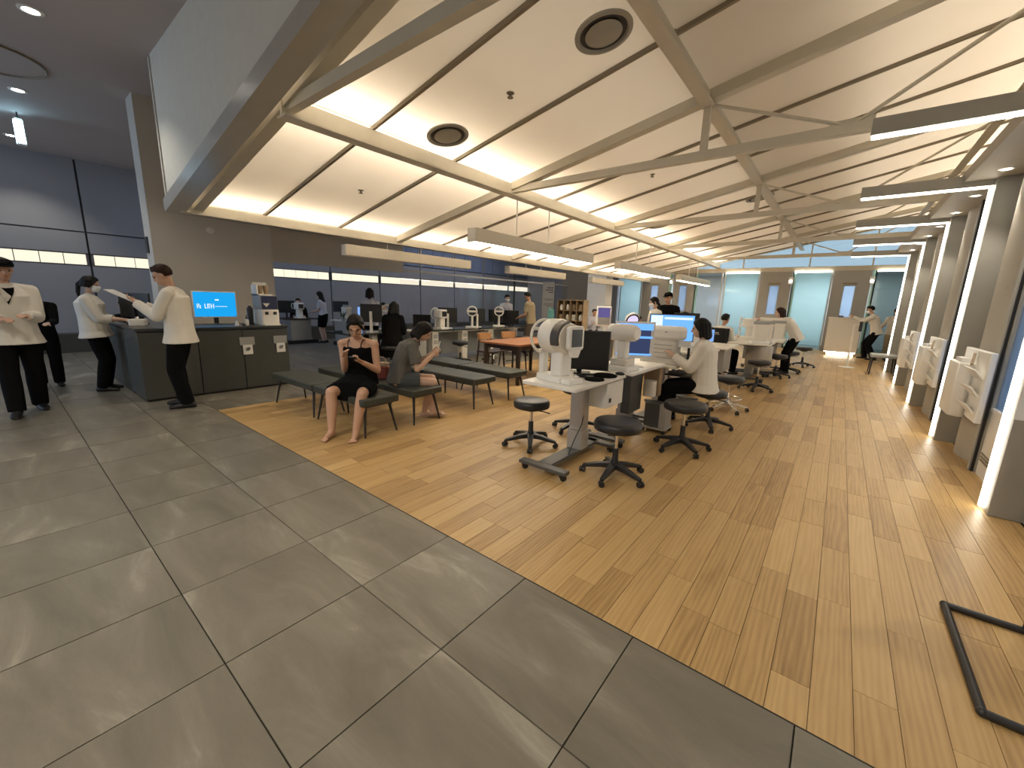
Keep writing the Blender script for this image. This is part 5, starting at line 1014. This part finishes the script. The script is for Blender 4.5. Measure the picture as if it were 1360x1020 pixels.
person('person with wide dark hair leaning in behind the ring lamp', (-3.35, 8.25), (.8,.2), 1.6, hip=.50, lean=(8,14), hands=((-.15,.3,.8),(.15,.3,.8)), feet=((-.1,.4),(.1,.4)), female=True, hair=('wild','hair'), top=('olive_top','leaf','short',-.02), bottom=('trousers','cblack'), near=2, shift=(0,-.05))
stool(-3.38, 8.2, .2, .40, 'black stool under the person with wide dark hair')
person('person whose dark head shows just past the blue monitor', (-2.55, 8.75), (.7,.5), 1.68, hip=.55, lean=(4,6), hands=((-.15,.3,.8),(.15,.3,.8)), feet=((-.1,.4),(.1,.4)), top=('shirt','cblack','long',-.02), bottom=('trousers','cblack'), near=2)
stool(-2.58, 8.72, .9, .44, 'black stool on the far side of the wide pale desk')
tv, _, _ = person('man in a black vest with white sleeves sitting with his back to the aisle', (-1.98, 9.75), (.35,.93), 1.70, hip=.53, lean=(4,10), head=(4,0,0), hands=((-.14,.34,.82),(.14,.36,.82)), feet=((-.12,.40),(.12,.40)), hair=('short','hair'), top=('white_shirt','jacket','long',-.02,.016), bottom=('trousers','cblack'), near=1)
g = MB(); g.rings([[(x*.19, y_-.015, z) for x, y_ in ((-1.08,-.01),(-.95,-.135),(0,-.19),(.95,-.135),(1.08,-.01),(.8,-.05),(0,-.10),(-.8,-.05))] for z, y0 in ((.60,0),(.85,0),(1.02,0))]); vb = g.build('vest_back', M['vest'], tv)
g = MB()
for k in range(5): g.box(-.09+.036*k, -.064+.036*k, -.207, -.204, .915, .93)
for k in range(4): g.box(-.03+.034*k, -.008+.034*k, -.207, -.204, .885, .896)
g.build('print_line', M['card'], vb, smooth=False)
stool(-1.99, 9.70, .3, .47, 'black stool under the man in the black vest')
person('woman in a white shirt bending over the desk with an outstretched arm', (-.85, 11.25), (-.92,-.25), 1.64, hip=.85, lean=(28,48), head=(-8,0,0), hands=((-.10,.72,1.22),(.10,.62,1.10)), female=True, hair=('bob','hairb'), skin='skin2', top=('white_shirt','jacket','long',-.055,.025,.01), bottom=('trousers','cblack'), near=1, shift=(0,-.12))
person('masked man in a white shirt and black trousers leaning on the reception desk', (.86, 16.75), (-.92,.05), 1.74, hip=.86, lean=(14,22), head=(8,0,0), hands=((-.12,.56,1.285),(.12,.54,1.285)), mask=True, top=('white_shirt','jacket','long',-.05,.022,.01), bottom=('trousers','cblack'), near=1, feet=((-.15,-.1),(.15,.12)), shift=(0,-.05))
person('person in a white short top standing behind the reception man', (1.33, 17.6), (.2,-.95), 1.60, lean=(2,4), hands=((-.32,.1,.95),(.3,.12,1.0)), female=True, hair=('low_tail','hairb'), top=('white_top','jacket','threeq',-.05,.02), bottom=('trousers','ctan'), near=2)
